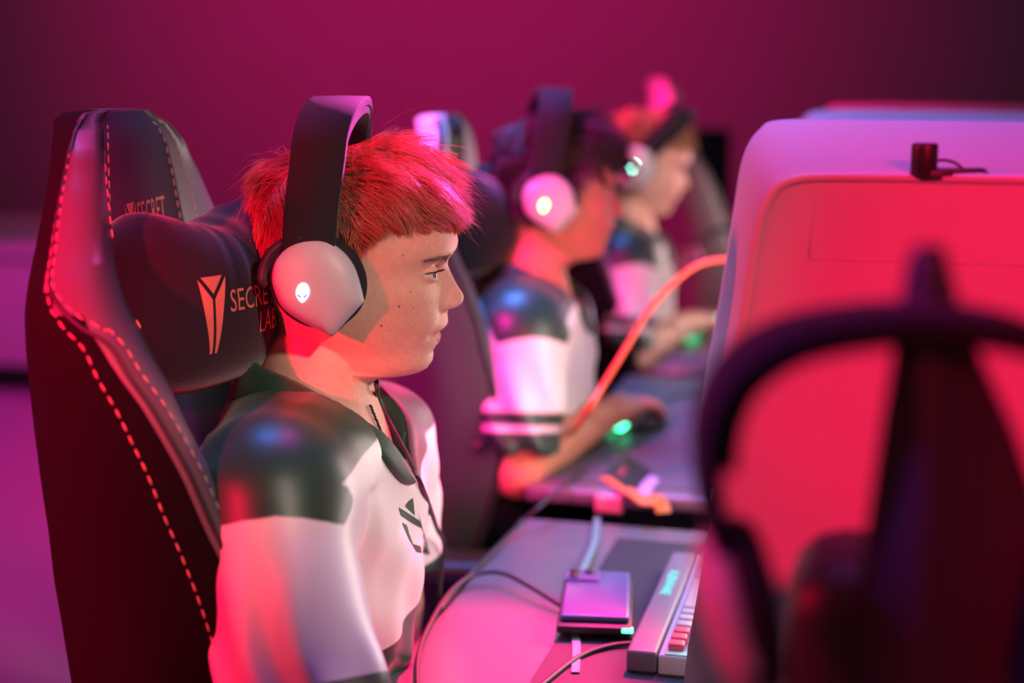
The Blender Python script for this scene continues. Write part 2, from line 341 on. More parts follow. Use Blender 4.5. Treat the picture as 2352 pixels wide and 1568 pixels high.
def head_mesh(sub=6, nth=150, chin=1.0, nose=1.0, wide=1.0):
    L = catmull(LOOPS, sub)
    u = np.linspace(-1, 1, nth, endpoint=False)
    th = math.pi*(.42*u + .58*np.sign(u)*np.abs(u)**2.2)      # dense at the front of the face
    V = []
    zp, xp = PROFILE[:, 0], PROFILE[:, 1]*1.0
    for zf, zb, xf, xb, wd, xw in L:
        c, s = np.cos(th), np.sin(th)
        n = 2.25
        cc = np.sign(c)*np.abs(c)**(2/n); ss = np.sign(s)*np.abs(s)**(2/n)
        z = zb + (zf-zb)*np.clip((1+c)/2, 0, 1)**1.0
        x = np.where(c > 0, xw + (xf-xw)*cc, xw + (xw-xb)*cc); y = wd*wide*ss
        V.append(np.stack([x, y, z], 1))
    V = np.array(V); A = V.reshape(-1, 3); x, y, z = A[:, 0].copy(), A[:, 1].copy(), A[:, 2].copy()
    front = np.clip((x-20)/30, 0, 1)
    # midline correction: traced profile minus smooth base
    Lz = L[:, 0]; o = np.argsort(Lz); bz, bx = Lz[o], L[o, 2]
    D = np.interp(z, zp, xp) - np.interp(z, bz, bx)
    D = np.where((z > -111) & (z < 60), D, 0)
    wz = np.interp(z, [-108, -95, -86, -76, -66, -56, -49, -45, -40, -33, -20, -8, 2, 12, 30, 60], [18, 20, 21, 22, 21, 15, 13, 15.5, 15.5, 12.5, 10, 8.5, 11, 34, 50, 60])
    pw = np.interp(z, [-90, -60, -50, -20, 5, 20], [3, 3, 2.6, 2.2, 2.4, 2])
    D = np.where((z < -48) & (D < 0), D, D)
    fall = np.exp(-(np.abs(y)/wz)**pw)
    x += D*fall*front*np.where((z < 2) & (z > -50), nose, 1)
    g = lambda yc, zc, sy, sz: np.exp(-((np.abs(y)-yc)/sy)**2-((z-zc)/sz)**2)
    x += front*(4.5*g(15.5, -43, 4.5, 5) - 3.5*g(8, -48.5, 3.5, 2.2) - 2.2*g(21, -44, 3, 7))      # nostril wings, nostrils, crease
    x += front*(-8.5*g(30, -8, 15, 11) - 4*g(19, -6, 6, 8) + 3.0*g(33, 10, 16, 5))               # sockets, brow
    x += front*(2.5*g(44, -30, 16, 12)); y += np.sign(y)*front*2.5*g(55, -28, 14, 14)               # cheekbones
    x += front*(-2.5*g(27, -70, 6, 6)) + front*1.5*g(34, -60, 8, 14)                                # mouth corners
    y -= np.sign(y)*2.5*np.exp(-((x-10)/30)**2-((z-5)/22)**2)                                       # temples
    y -= np.sign(y)*front*3*np.exp(-((x-62)/16)**2-((z+72)/18)**2)*(np.abs(y) > 24)                 # hollow of the cheek
    # lids: a sphere round each eye with an almond opening
    ex, ey, ez, er = 80., 31., -9., 13.0
    dy, dz = np.abs(y)-ey, z-ez
    q = (dy/17)**2 + (dz/11)**2
    wgt = np.clip(1.25-q, 0, 1)*front; wgt = wgt*wgt*(3-2*wgt)
    xs = ex + np.sqrt(np.clip(er**2-dy**2-dz**2, 4, None))
    x = x + (xs-x)*np.where(q < 1.25, wgt, 0)
    zu = ez + .3 + 2.6*np.clip(1-(dy/14.5)**2, 0, 1) + .05*dy; zl = ez + .2 - 3.0*np.clip(1-(dy/14.5)**2, 0, 1)
    op = (np.abs(dy) < 14.2) & (z < zu) & (z > zl) & (x > 40)
    x = np.where(op, x-4.5, x)
    lidridge = np.exp(-((z-zu-1.2)/1.3)**2)*(np.abs(dy) < 15)*front; x += .9*lidridge
    # lips attribute (positive inside)
    mw = 23
    lipu = np.interp(np.abs(y), [0, 4, 14, mw], [-62.5, -61.5, -66, -71]); lipl = np.interp(np.abs(y), [0, 10, mw], [-83, -81.5, -71.5])
    lips = np.where((z < lipu+1) & (z > lipl-1) & (np.abs(y) < mw+2), np.minimum(np.minimum(lipu-z, z-lipl), mw-np.abs(y)), -5.) * np.where(front > 0, 1, 1)
    lips = np.where(x > 55, lips, -5)
    V = np.stack([x, y, z], 1)
    m, n = len(L), nth
    Fc = [(i*n+k, (i+1)*n+k, (i+1)*n+(k+1) % n, i*n+(k+1) % n) for i in range(m-1) for k in range(n)]
    Fc += [tuple(range(n)), tuple((m-1)*n+k for k in range(n))[::-1]]
    return V, Fc, lips

def hand_field(P, wrist, dirv, upv, side, curl=.35, spread=.09):
    """palm, four fingers of different lengths, thumb from the side of the palm; side=+1 thumb towards cross(dir,up)*-side"""
    d = np.asarray(dirv, float); d /= np.linalg.norm(d); u = np.asarray(upv, float); u -= d*(u@d); u /= np.linalg.norm(u); s = np.cross(u, d)*side
    w0 = np.asarray(wrist, float); pt = lambda a, b, c: w0 + d*a + s*b + u*c
    f = s_cap(P, pt(.0, 0, 0), pt(.03, .0, .002), .024, .026)
    for b in (-.026, -.009, .009, .026):
        f = smin(f, s_cap(P, pt(.015, b*.6, 0), pt(.082, b, .004), .0155, .0125), .012)
    for b, ln, a0 in ((-.030, .062, -.16), (-.011, .080, -.03), (.010, .086, .06), (.030, .076, .16)):
        p0 = pt(.080, b, .004); ang = 0.12; sp = a0*spread/.09*.6
        for k, (l, r1, r2) in enumerate(((.45, .0100, .0092), (.30, .0092, .0084), (.25, .0084, .0068))):
            ang += curl*(1.0 if k else .6)
            q = p0 + (d*math.cos(ang)*math.cos(sp) + s*math.sin(sp) - u*math.sin(ang))*ln*l
            f = smin(f, s_cap(P, p0, q, r1, r2), .003); p0 = q
    t0 = pt(.022, .022, -.004); t1 = pt(.058, .048, -.014); t2 = pt(.088, .054, -.020); t3 = pt(.108, .051, -.023)
    f = smin(f, s_cap(P, t0, t1, .016, .0125), .012); f = smin(f, s_cap(P, t1, t2, .0118, .0105), .004); f = smin(f, s_cap(P, t2, t3, .0105, .0082), .003)
    return f

def add_mod_bool(o, other, op='UNION'):
    m = o.modifiers.new('b', 'BOOLEAN'); m.operation = op; m.object = other
    def manifold(ob):
        bm = bmesh.new(); bm.from_mesh(ob.data); r = all(len(e.link_faces) == 2 for e in bm.edges); bm.free(); return r
    m.solver = 'MANIFOLD' if manifold(o) and manifold(other) else 'EXACT'
    print(m.solver)
    bpy.context.view_layer.update()
    ev = o.evaluated_get(bpy.context.evaluated_depsgraph_get()); me = bpy.data.meshes.new_from_object(ev)
    o.modifiers.remove(m)
    return me
def vol(V, Fc):
    s = 0.0
    for f in Fc:
        for i in range(1, len(f)-1): s += np.dot(V[f[0]], np.cross(V[f[i]], V[f[i+1]]))
    return s

def strands(bvh, roots, nrm, length, flow_fn, radius=.00035, seg=6, lift=.5, rnd=.25, drop=0, rng=RNG, clump=None):
    """tapered hair strands as thin three-sided tubes"""
    n = len(roots); P = roots.copy(); T = nrm*lift + flow_fn(roots)*(1-lift) + rng.normal(size=(n, 3))*rnd
    T /= np.linalg.norm(T, axis=1)[:, None]; pts = [P.copy()]
    length = np.broadcast_to(length, (n,))
    for k in range(seg):
        P = P + T*(length/seg)[:, None]; pts.append(P.copy())
        T = T + flow_fn(P)*.38 + np.array([0, 0, -drop]) + rng.normal(size=(n, 3))*.05
        T /= np.linalg.norm(T, axis=1)[:, None]
    pts = np.stack(pts, 1)
    if clump is not None:
        c = clump; t = np.linspace(0, 1, seg+1)[None, :, None]; pts = pts + (pts[c]-pts)*t*.6
    T = np.gradient(pts, axis=1); T /= np.linalg.norm(T, axis=2)[..., None]+1e-12
    a = np.cross(T, np.array([.3, .5, .8])); a /= np.linalg.norm(a, axis=2)[..., None]+1e-12; b = np.cross(T, a)
    rr = radius*np.linspace(1, .25, seg+1)[None, :, None]; ring = [pts + rr*(a*math.cos(q)+b*math.sin(q)) for q in (0, 2.094, 4.189)]
    V = np.stack(ring, 2).reshape(-1, 3); m = (seg+1)*3
    base = []
    for k in range(seg):
        for q in range(3): base.append((k*3+q, k*3+(q+1) % 3, (k+1)*3+(q+1) % 3, (k+1)*3+q))
    base = np.array(base); Fc = (base[None] + (np.arange(n)*m)[:, None, None]).reshape(-1, 4)
    return V, Fc

class Person: pass
def make_person(dy=0, yaw=13, pitch=0, hi=True, skin=SKIN, name='person', label='', group=None, hair='blond', arm='desk', hx=0, hz=0, led=None):
    S = Person(); T = np.array([0, dy, 0])
    root = empty(name, (-.58, 1.33+dy, 0), label, 'person', group); S.root = root
    H = np.array([-.518+hx, 1.335+dy, 1.170+hz]); RM = rotz(R(yaw)) @ roty(R(pitch)); S.H, S.RM = H, RM
    toW = lambda q: H + (np.asarray(q, float)/1000) @ RM.T
    S.toW = toW
    # --- head
    Vh, Fh, lips = head_mesh(6 if hi else 4, 170 if hi else 110)
    Vw = toW(Vh)
    # the neck eases into the shoulders without turning with the head
    t = np.clip((-Vh[:, 2]-118)/60, 0, 1)[:, None]; Vs = H + (Vh/1000) @ rotz(R(yaw*.3)).T + np.array([-.012, -.012, 0])
    Vw = Vw*(1-t) + Vs*t
    # --- body field
    h = .0055
    P, lo = grid((-.78, .94+dy, -.02), (-.0, 1.76+dy, 1.14), h*1.35)
    c = lambda x, y, z: (x, y+dy, z)
    J = dict(shR=c(-.520, 1.135, .972), elR=c(-.425, 1.045, .755), shL=c(-.546, 1.490, .942), elL=c(-.570, 1.575, .715))
    if arm == 'mouse': J['elR'] = c(-.515, 1.095, .778)
    J['wrR'] = c(-.275, 1.125, .785) if arm == 'desk' else c(-.425, 1.330, .815)
    J['wrL'] = c(-.50, 1.42, .60)
    S.J = J
    f = s_ell(P, c(-.562, 1.315, .880), (.100, .155, .15))
    f = smin(f, s_ell(P, c(-.588, 1.320, .74), (.102, .145, .16)), .05)
    f = smin(f, s_ell(P, c(-.60, 1.33, .575), (.125, .17, .115)), .05)
    f = smin(f, s_cap(P, J['shR'], J['shL'], .054, .052), .05)
    f = smin(f, s_cap(P, c(-.55, 1.31, 1.0), c(-.535, 1.20, .98), .045, .042), .04)
    f = smin(f, s_cap(P, c(-.555, 1.32, 1.0), c(-.555, 1.42, .965), .045, .042), .04)
    f = smin(f, s_cap(P, c(-.552, 1.312, .98), c(-.548, 1.316, 1.06), .062, .056), .03)
    f = smin(f, s_cap(P, J['shR'], J['elR'], .055, .043), .025)
    f = smin(f, s_cap(P, J['shL'], J['elL'], .055, .043), .025)
    f = smin(f, s_cap(P, J['elR'], J['wrR'], .043, .027), .012)
    f = smin(f, s_cap(P, J['elL'], J['wrL'], .043, .027), .012)
    for y in (1.235, 1.425):
        f = smin(f, s_cap(P, c(-.60, y, .55), c(-.18, y, .54), .085, .058), .04)
        f = smin(f, s_cap(P, c(-.18, y, .54), c(-.22, y, .10), .055, .036), .015)
        f = smin(f, s_cap(P, c(-.23, y, .07), c(-.08, y, .045), .038, .032), .02)
    Vb, Fb = nets(f, lo, h*1.35, 3)
    # hands at a finer grid
    for wr, el, side in ((J['wrR'], J['elR'], 1), (J['wrL'], J['elL'], -1)):
        d = np.array(wr)-np.array(el); d[2] *= .2; d /= np.linalg.norm(d)
        wr = np.array(wr)
        Ph, l2 = grid(wr+d*.06-.135, wr+d*.06+.135, .0026)
        fh = hand_field(Ph, wr, d, (0, 0, 1), side, .30 if wr is not None else .3)
        fh = smin(fh, s_cap(Ph, wr-d*.06, wr, .030, .026), .01)
        Vx, Fx = nets(fh, l2, .0026, 1)
        Fb = list(map(tuple, Fb)) if not isinstance(Fb, list) else Fb
        S.hands = getattr(S, 'hands', []) + [(Vx, [tuple(q) for q in Fx])]
    body = mesh('body', Vb, Fb, skin, root)
    def join_in(body, V, Fc, attr=None):
        if vol(V, Fc) < 0: Fc = [tuple(f[::-1]) for f in Fc]
        tmp = mesh('tmp', V, Fc, skin, root)
        me = add_mod_bool(body, tmp)
        ok = len(me.vertices) > len(body.data.vertices)*.7
        bpy.data.objects.remove(tmp)
        if ok: body.data = me; print('bool', len(V), '->', len(me.vertices))
        else: print('BOOL FAIL', len(me.vertices))
        return body
    if vol(Vb, Fb) < 0: body.data.flip_normals()
    for Vx, Fx in S.hands: join_in(body, Vx, Fx)
    join_in(body, Vw, Fh)
    body.name = 'body'; body.data.name = 'body'
    me = body.data
    me.materials.clear(); me.materials.append(skin)
    me.polygons.foreach_set('use_smooth', np.ones(len(me.polygons), dtype=bool))
    co = np.array([v.co[:] for v in me.vertices]) + np.array(root.location)
    loc = (co-H) @ RM*1000
    a = me.attributes.new('lips', 'FLOAT', 'POINT')
    # nearest head vertex lips value
    from mathutils.kdtree import KDTree
    kd = KDTree(len(Vw)); [kd.insert(v, i) for i, v in enumerate(Vw)]; kd.balance()
    lv = np.full(len(co), -5.0)
    for i in np.nonzero((loc[:, 2] > -100) & (loc[:, 2] < -45) & (loc[:, 0] > 40))[0]:
        p, j, dd = kd.find(co[i]); lv[i] = lips[j]
    a.data.foreach_set('value', lv.astype(np.float32)); me.update()
    S.body = body; S.bvh = bvh_of([body])
    # --- eyes
    for sgn in (-1, 1):
        m_ = MB(); n_ = 36
        rr = [[(math.cos(a_), math.sin(a_)*math.cos(b_), math.sin(a_)*math.sin(b_)) for b_ in np.linspace(0, 2*math.pi, n_, endpoint=False)] for a_ in np.linspace(.02, math.pi-.02, 48)]
        V, Fc = loft(rr); V = V*12.2; V[:, 0] += np.clip(V[:, 0]-10.2, 0, None)*.6
        gz = rotz(R(-9)) @ roty(R(4))
        mi = [0 if not (np.mean(V[list(f), 0]) > 10.6) else (2 if np.mean(V[list(f), 0]) > 12.6 else 1) for f in Fc]
        V = V @ gz.T + np.array([79.2, sgn*31, -9])
        mesh('eyeball', toW(V), Fc, None, root, mats=[M_EYEW, M_IRIS, M_PUPIL], midx=mi)
    # --- lashes along the upper lids
    for sgn in (-1, 1):
        rts = []
        for t_ in np.linspace(-1, 1, 46 if hi else 16):
            dy_ = t_*13.2; zz = -9+.5+2.6*max(0, 1-(dy_/14.5)**2)+.05*dy_
            hit = S.bvh.ray_cast(Vector(toW(np.array([[150, sgn*(31+dy_), zz+.7]]))[0].tolist()), Vector((RM @ np.array([-1, 0, 0])).tolist()))
            if hit[0] is not None: rts.append(hit[0][:])
        rts = np.array(rts); fl = RM @ np.array([.9, sgn*.25, -.10])
        V, Fc = strands(S.bvh, rts, np.broadcast_to(fl, rts.shape), .0075, lambda p: np.broadcast_to(RM @ np.array([.75, sgn*.3, .35]), p.shape), .00032 if hi else .0006, 4, .7, .08)
        mesh('eyelashes', V, Fc, M_HAIR_K, root)
    # --- brows
    hm = {'blond': M_HAIR_B, 'black': M_HAIR_K, 'ginger': M_HAIR_G}[hair]
    dirx = Vector((RM @ np.array([-1, 0, 0])).tolist())
    for sgn in (-1, 1):
        rts, nr = [], []
        for i in range(190 if hi else 80):
            t_ = RNG.random(); yy = 11+t_*40; zz = 3.5+5.0*math.sin(min(t_*1.35, 1)*math.pi*.62)-1.5*t_ + RNG.normal()*1.9*(1-.55*t_)
            p = toW(np.array([[150, sgn*yy, zz]]))[0]; hit = S.bvh.ray_cast(Vector(p.tolist()), dirx)
            if hit[0] is not None: rts.append(hit[0][:]); nr.append(hit[1][:])
        fl = RM @ np.array([-.35, sgn*.8, .35])
        if not rts: print('NO BROW'); continue
        V, Fc = strands(S.bvh, np.array(rts), np.array(nr), .008, lambda p: np.broadcast_to(fl, p.shape), .00022 if hi else .0005, 3, .3, .15)
        mesh('eyebrow', V, Fc, M_BROW if hair != 'black' else M_HAIR_K, root)
    # --- trousers and shoes
    P2, lo2 = grid((-.76, 1.10+dy, .06), (-.08, 1.56+dy, .72), .008)
    g_ = s_ell(P2, c(-.60, 1.33, .575), (.137, .182, .127))
    for y in (1.235, 1.425):
        g_ = smin(g_, s_cap(P2, c(-.60, y, .55), c(-.18, y, .54), .098, .072), .04)
        g_ = smin(g_, s_cap(P2, c(-.18, y, .54), c(-.22, y, .10), .070, .058), .015)
    g_ = np.maximum(g_, .1-P2[2]); g_ = np.maximum(g_, P2[2]-.655)
    V, Fc = nets(g_, lo2, .008, 1); mesh('trousers', V, Fc, M_TROUSER, root)
    for y in (1.235, 1.425):
        P3, lo3 = grid((-.32, y-.09+dy, -.01), (.03, y+.09+dy, .16), .006)
        s_ = smin(s_cap(P3, c(-.23, y, .075), c(-.08, y, .05), .052, .046), s_cap(P3, c(-.22, y, .06), c(-.22, y, .12), .05, .05), .03)
        s_ = np.maximum(s_, .001-P3[2]); V, Fc = nets(s_, lo3, .006, 1); mesh('shoe', V, Fc, M_BLACKP, root)
    return S

# ------------------------------------------------------------------ hair
def make_hair(S, kind, n, parent, m, radius, rng):
    H, RM = S.H, S.RM
    me = S.body.data; co = np.array([v.co[:] for v in me.vertices]) + np.array(root_loc(S.body))
    no = np.array([v.normal[:] for v in me.vertices])
    tri = []
    me.calc_loop_triangles()
    T = np.array([t.vertices[:] for t in me.loop_triangles])
    loc = (co-H) @ RM*1000
    cen = loc[T].mean(1)
    hx_, hz_ = {'blond': ([-100, -75, -55, -20, 5, 22, 38, 60, 95, 125], [-22, -22, -22, -14, 0, 12, 30, 35, 33, 31]),
                'black': ([-100, -75, -55, -20, 5, 22, 38, 60, 95, 125], [-72, -66, -50, -22, -12, -2, 20, 30, 32, 30]),
                'ginger': ([-100, -75, -55, -20, 5, 22, 38, 60, 95, 125], [-62, -55, -42, -20, 0, 12, 34, 40, 40, 38])}[kind]
    ok = (cen[:, 2] > np.interp(cen[:, 0], hx_, hz_)) & (cen[:, 2] > -80)
    T = T[ok]; A = co[T]; ar = np.linalg.norm(np.cross(A[:, 1]-A[:, 0], A[:, 2]-A[:, 0]), axis=1)
    pick = rng.choice(len(T), n, p=ar/ar.sum()); u = rng.random((n, 2)); fl = u.sum(1) > 1; u[fl] = 1-u[fl]
    A = A[pick]; P = A[:, 0]+u[:, :1]*(A[:, 1]-A[:, 0])+u[:, 1:]*(A[:, 2]-A[:, 0]); N = no[T[pick]].mean(1); N /= np.linalg.norm(N, axis=1)[:, None]
    l = (P-H) @ RM*1000
    top = np.clip((l[:, 2]-48)/35, 0, 1); frontness = np.clip((l[:, 0]-0)/60, 0, 1)
    edge = l[:, 2]-np.interp(l[:, 0], hx_, hz_)
    if kind == 'blond': ln = (.012+.030*top)*(1-.18*frontness*top) + .016*np.clip(edge/35, 0, 1)
    elif kind == 'black': ln = .030+.022*top+.012*frontness
    else: ln = .010+.022*top+.006*frontness
    ln = ln*(1-.35*np.clip((-l[:, 0]-35)/30, 0, 1))
    ln = ln*(.75+.5*rng.random(n))*np.clip(edge/14+.3, .3, 1)
    under = np.exp(-((l[:, 0]+15-(l[:, 2]-60)*.12)/30)**4)*(l[:, 2] > 10)
    ln = ln*(1-.90*under)
    def flow(p):
        q = (p-H) @ RM*1000
        t = np.clip((q[:, 2]-45)/45, 0, 1)[:, None]; fr = np.clip((q[:, 0]-70)/35, 0, 1)[:, None]; bk = np.clip((-q[:, 0]-30)/40, 0, 1)[:, None]
        sd = np.sign(q[:, 1])[:, None]*np.array([[0, 1, 0]])
        tf = np.clip((q[:, 0]-10)/70, 0, 1)[:, None]; topd = (np.array([[.95, 0, .0]])+tf*np.array([[0, 0, -.42]]))*(1-bk)+np.array([[-.35, 0, -.5]])*bk + sd*.25
        sided = np.array([[.55, 0, -.75]])*(1-bk)+np.array([[-.05, 0, -1.]])*bk
        frd = np.array([[.85, 0, -.7]])
        d = topd*t+sided*(1-t); d = d*(1-fr)+frd*fr
        s_ = 60.; wv = np.stack([np.sin(p @ np.array([31., 47, 12])*2+1), np.sin(p @ np.array([-22., 41, 33])*2+2), np.sin(p @ np.array([15., -37, 44])*2+4)], 1)*.42
        d = d + wv
        return (d/np.linalg.norm(d, axis=1)[:, None]) @ RM.T
    nc = max(n//14, 10); cl = rng.choice(n, nc)
    from mathutils.kdtree import KDTree
    kd = KDTree(nc); [kd.insert(P[j], i) for i, j in enumerate(cl)]; kd.balance()
    clump = np.array([cl[kd.find(p)[1]] for p in P])
    lift = ({'blond': .60, 'black': .6, 'ginger': .5}[kind]*(1-.55*np.clip((-l[:, 0]-20)/50, 0, 1))*(1-.72*frontness))[:, None]
    V, Fc = strands(S.bvh, P, N, ln, flow, radius, 6, lift, .16, .06, rng, clump)
    fly = rng.choice(n, n//9, replace=False); fly = fly[(ln[fly] > .018)]
    V2, F2 = strands(S.bvh, P[fly], N[fly], ln[fly]*1.25, flow, radius*.75, 6, np.clip(lift[fly]*1.25, 0, .9), .34, .02, rng)
    F2 = F2+len(V); V = np.vstack([V, V2]); Fc = np.vstack([Fc, F2])
    # keep strands outside the scalp only where they start: cheap push-out is enough at this length
    return mesh('hair', V, Fc, m, parent)

# ------------------------------------------------------------------ jersey
J_WHITE, J_GREEN = lin(228, 226, 224), lin(26, 68, 48)
M_JERSEY = mat_split('white_and_green_jersey', J_WHITE, [('yoke', J_GREEN, .0012), ('hem', J_GREEN, .0012)], .40, .12, .6, .06)
M_JERSEY2 = mat_split('white_and_green_jersey_with_striped_cuff', J_WHITE, [('yoke', J_GREEN, .002), ('hem', J_GREEN, .002), ('stripe', J_WHITE, .002)], .40, .12, .6, .06)
M_COLLAR = mat('green_collar_knit', J_GREEN, .55, sheen=.2, bump=.25, bscale=1200)
M_LOGO = mat('dark_green_print', lin(34, 62, 44), .5, bump=.05, bscale=900)

def make_jersey(S, dy, hi, m):
    J = S.J; h = .0042 if hi else .0075
    P, lo = grid((-.74, .97+dy, .60), (-.36, 1.68+dy, 1.12), h)
    c = lambda x, y, z: (x, y+dy, z)
    f = s_ell(P, c(-.562, 1.315, .878), (.116, .168, .157))
    f = smin(f, s_ell(P, c(-.586, 1.320, .72), (.116, .165, .18)), .06)
    f = smin(f, s_cap(P, np.array(J['shR'])+(0, .01, -.004), np.array(J['shL'])+(0, -.01, -.004), .063, .062), .06)
    f = smin(f, s_cap(P, c(-.552, 1.31, 1.0), c(-.532, 1.17, .980), .060, .062), .07)
    f = smin(f, s_cap(P, c(-.555, 1.32, 1.0), c(-.555, 1.42, .965), .056, .052), .05)
    f = smin(f, s_cap(P, c(-.555, 1.31, .99), c(-.555, 1.312, 1.05), .076, .064), .03)
    for a, b in (('shR', 'elR'), ('shL', 'elL')):
        A, B = np.array(J[a], float), np.array(J[b], float); d = (B-A)/np.linalg.norm(B-A); L = np.linalg.norm(B-A)
        off = np.array([-.004, 0, 0])
        s_ = s_cap(P, A+off, A+d*L*.98+off, .070, .074)
        cut = (P[0]-A[0])*d[0]+(P[1]-A[1])*d[1]+(P[2]-A[2])*d[2] - L*((.76 if hi else .86) if a == 'shR' else .66)
        s_ = np.maximum(s_, cut*.9)
        f = smin(f, s_, .022)
    f = np.maximum(f, .635-P[2])
    X, Y, Z = P[0], P[1]-np.float32(dy), P[2]
    # cloth folds
    q1 = (X*1.0 + (Z-.9)*.62 + (Y-1.1)*.2)
    arm = np.clip((1.20-Y)/.05, 0, 1)*np.clip((1.0-Z)/.06, 0, 1)
    f = f + .0052*arm*np.sin(q1*115+2.2*np.sin(Z*18+Y*11))*np.clip((.95-Z)/.1+.25, 0, 1)
    chest = np.clip((Y-1.19)/.04, 0, 1)*np.clip((X+.56)/.05, 0, 1)
    f = f + chest*(.0030*np.sin((Y-1.33)*95+(Z-.9)*-38+2*np.sin(Z*23))*np.clip((.93-Z)/.12+.15, 0, 1) + .0022*np.sin((Z)*70+(Y-1.3)*52))
    f = f + .006*np.exp(-((Y-1.215-(.93-Z)*.12)/.014)**2)*np.clip((X+.60)/.05, 0, 1)*(Z < .97)      # crease between sleeve and chest
    f = f + .0022*np.exp(-((X+.60)/.05)**2)*np.sin(Z*120+Y*60)*(Z > .9)*(Z < 1.02)
    # neck opening
    VY = 1.316
    hv = .072*np.clip((Z-.952)/(1.05-.952), 0, 1)
    front = np.maximum(np.abs(Y-VY)-hv, np.maximum(.952-Z, -.56-X))
    rr = np.sqrt(((X+.548)/.92)**2+(Y-1.318)**2)-.069
    neck = np.maximum(rr, .99-Z)
    f = np.maximum(f, -np.minimum(front*.8, neck))
    f = np.maximum(f, P[2]-(1.07 - (X+.62)*.15))
    V, Q = nets(f.astype(np.float32), lo, h, 1 if hi else 2)
    if vol(V[:: max(1, 1)], Q[:0].tolist() or Q[:2000]) == 0: pass
    x, y, z = V[:, 0], V[:, 1]-dy, V[:, 2]
    # dye pattern, drawn flat on the side of the shirt (s forward, z up)
    s_ = x*.93+(y-1.33)*.36; D = 1.29/F_PX
    pp = lambda L: [(q[0]*.93+(q[1]-1.33)*.36, q[2]) for q in (at_d(px, py, 1.26) for px, py in L)]
    near = poly_sd(np.stack([s_, z], 1), pp([(560, 700), (540, 900), (455, 985), (462, 1050), (478, 1100), (505, 1170), (570, 1150), (640, 1140), (700, 1150), (750, 1168), (792, 1190), (806, 1170), (812, 1148), (800, 1118), (785, 1104), (880, 1070), (960, 950), (900, 700)]))
    near = np.where(y < 1.35, near, -1)
    far = np.where(y >= 1.33, z-(.944+.02*np.clip((y-1.36)/.1, -1, 1)), -1)
    yoke = np.maximum(near, far)
    hem = np.maximum(-1, (.792 + np.clip(y-1.27, -.1, .25)*.24) - z); 
    A = np.array(S.J['shR']) - np.array([0, dy, 0]); B = np.array(S.J['elR']) - np.array([0, dy, 0]); d = (B-A)/np.linalg.norm(B-A); L = np.linalg.norm(B-A)
    sleeveR = (y < 1.165 + np.clip(.9-z, 0, .2)*.28); sleeveL = y > 1.475
    ta = ((np.stack([x, y, z], 1)-A) @ d)/L
    cuff0 = .67 if hi else .56
    hemr = (ta-cuff0)*L
    A2 = np.array(S.J['shL']) - np.array([0, dy, 0]); B2 = np.array(S.J['elL']) - np.array([0, dy, 0]); d2 = (B2-A2)/np.linalg.norm(B2-A2)
    heml = ((np.stack([x, y, z], 1)-A2) @ d2) - .66*np.linalg.norm(B2-A2)*.9
    hem = np.where(sleeveR, hemr, np.where(sleeveL, heml, hem))
    stripe = np.where(sleeveR, .0055-np.abs(hemr-.024), -1.)
    o = mesh('jersey', V, Q, m, S.root, attrs=dict(yoke=yoke, hem=hem, stripe=stripe))
    if vol(V, Q) < 0: o.data.flip_normals()
    S.jersey = o; S.jbvh = bvh_of([o])
    # collar: a folded band round the opening, found by casting onto the cloth
    bv = S.jbvh; rows = []; offs = (0, 0, .22, .45, .7, 1.0, 1.0); lifts = (0, .004, .006, .0055, .0045, .003, .0)
    def front_row(sg, zz):
        hv_ = .072*(zz-.952)/(1.05-.952); wd = np.interp(zz, [.952, .966, 1.0, 1.02], [.004, .020, .034, .034]); r_ = []
        for o_, lf in zip(offs, lifts):
            y_ = VY + sg*(hv_+.002+o_*wd*.8); z_ = zz - o_*wd*.55
            hit = bv.ray_cast(Vector((-.2, y_+dy, z_)), Vector((-1, 0, 0)))
            r_.append((np.array(hit[0])+np.array(hit[1])*lf) if hit[0] is not None and hit[0].x > -.60 else None)
        return r_
    def ring_row(an):
        cx, cy = -.548, 1.318; r_ = []
        for o_, lf in zip(offs, lifts):
            rad = .070+o_*.027; x_ = cx+math.cos(an)*rad*.92; y_ = cy+math.sin(an)*rad
            hit = bv.ray_cast(Vector((x_, y_+dy, 1.3)), Vector((0, 0, -1)))
            up_ = .012*(1-o_)*(o_ >= 0)*(lf > 0)*(.5-.5*math.cos(an))
            r_.append((np.array(hit[0])+np.array((0, 0, lf+up_))) if hit[0] is not None else None)
        return r_
    rows += [front_row(-1, z_) for z_ in np.linspace(.954, 1.022, 11)]
    rows += [ring_row(a_) for a_ in np.linspace(R(-78), R(-282), 30)]
    rows += [front_row(1, z_) for z_ in np.linspace(1.022, .954, 11)]
    rows = [r_ for r_ in rows if all(q is not None for q in r_)]
    A_ = np.array(rows)
    for _ in range(3): A_[1:-1] = A_[1:-1]*.5 + (A_[:-2]+A_[2:])*.25
    V, Fc = loft(A_, closed=False, cap=False)
    col = mesh('collar', V, Fc, M_COLLAR, S.jersey, smooth=True)
    return o
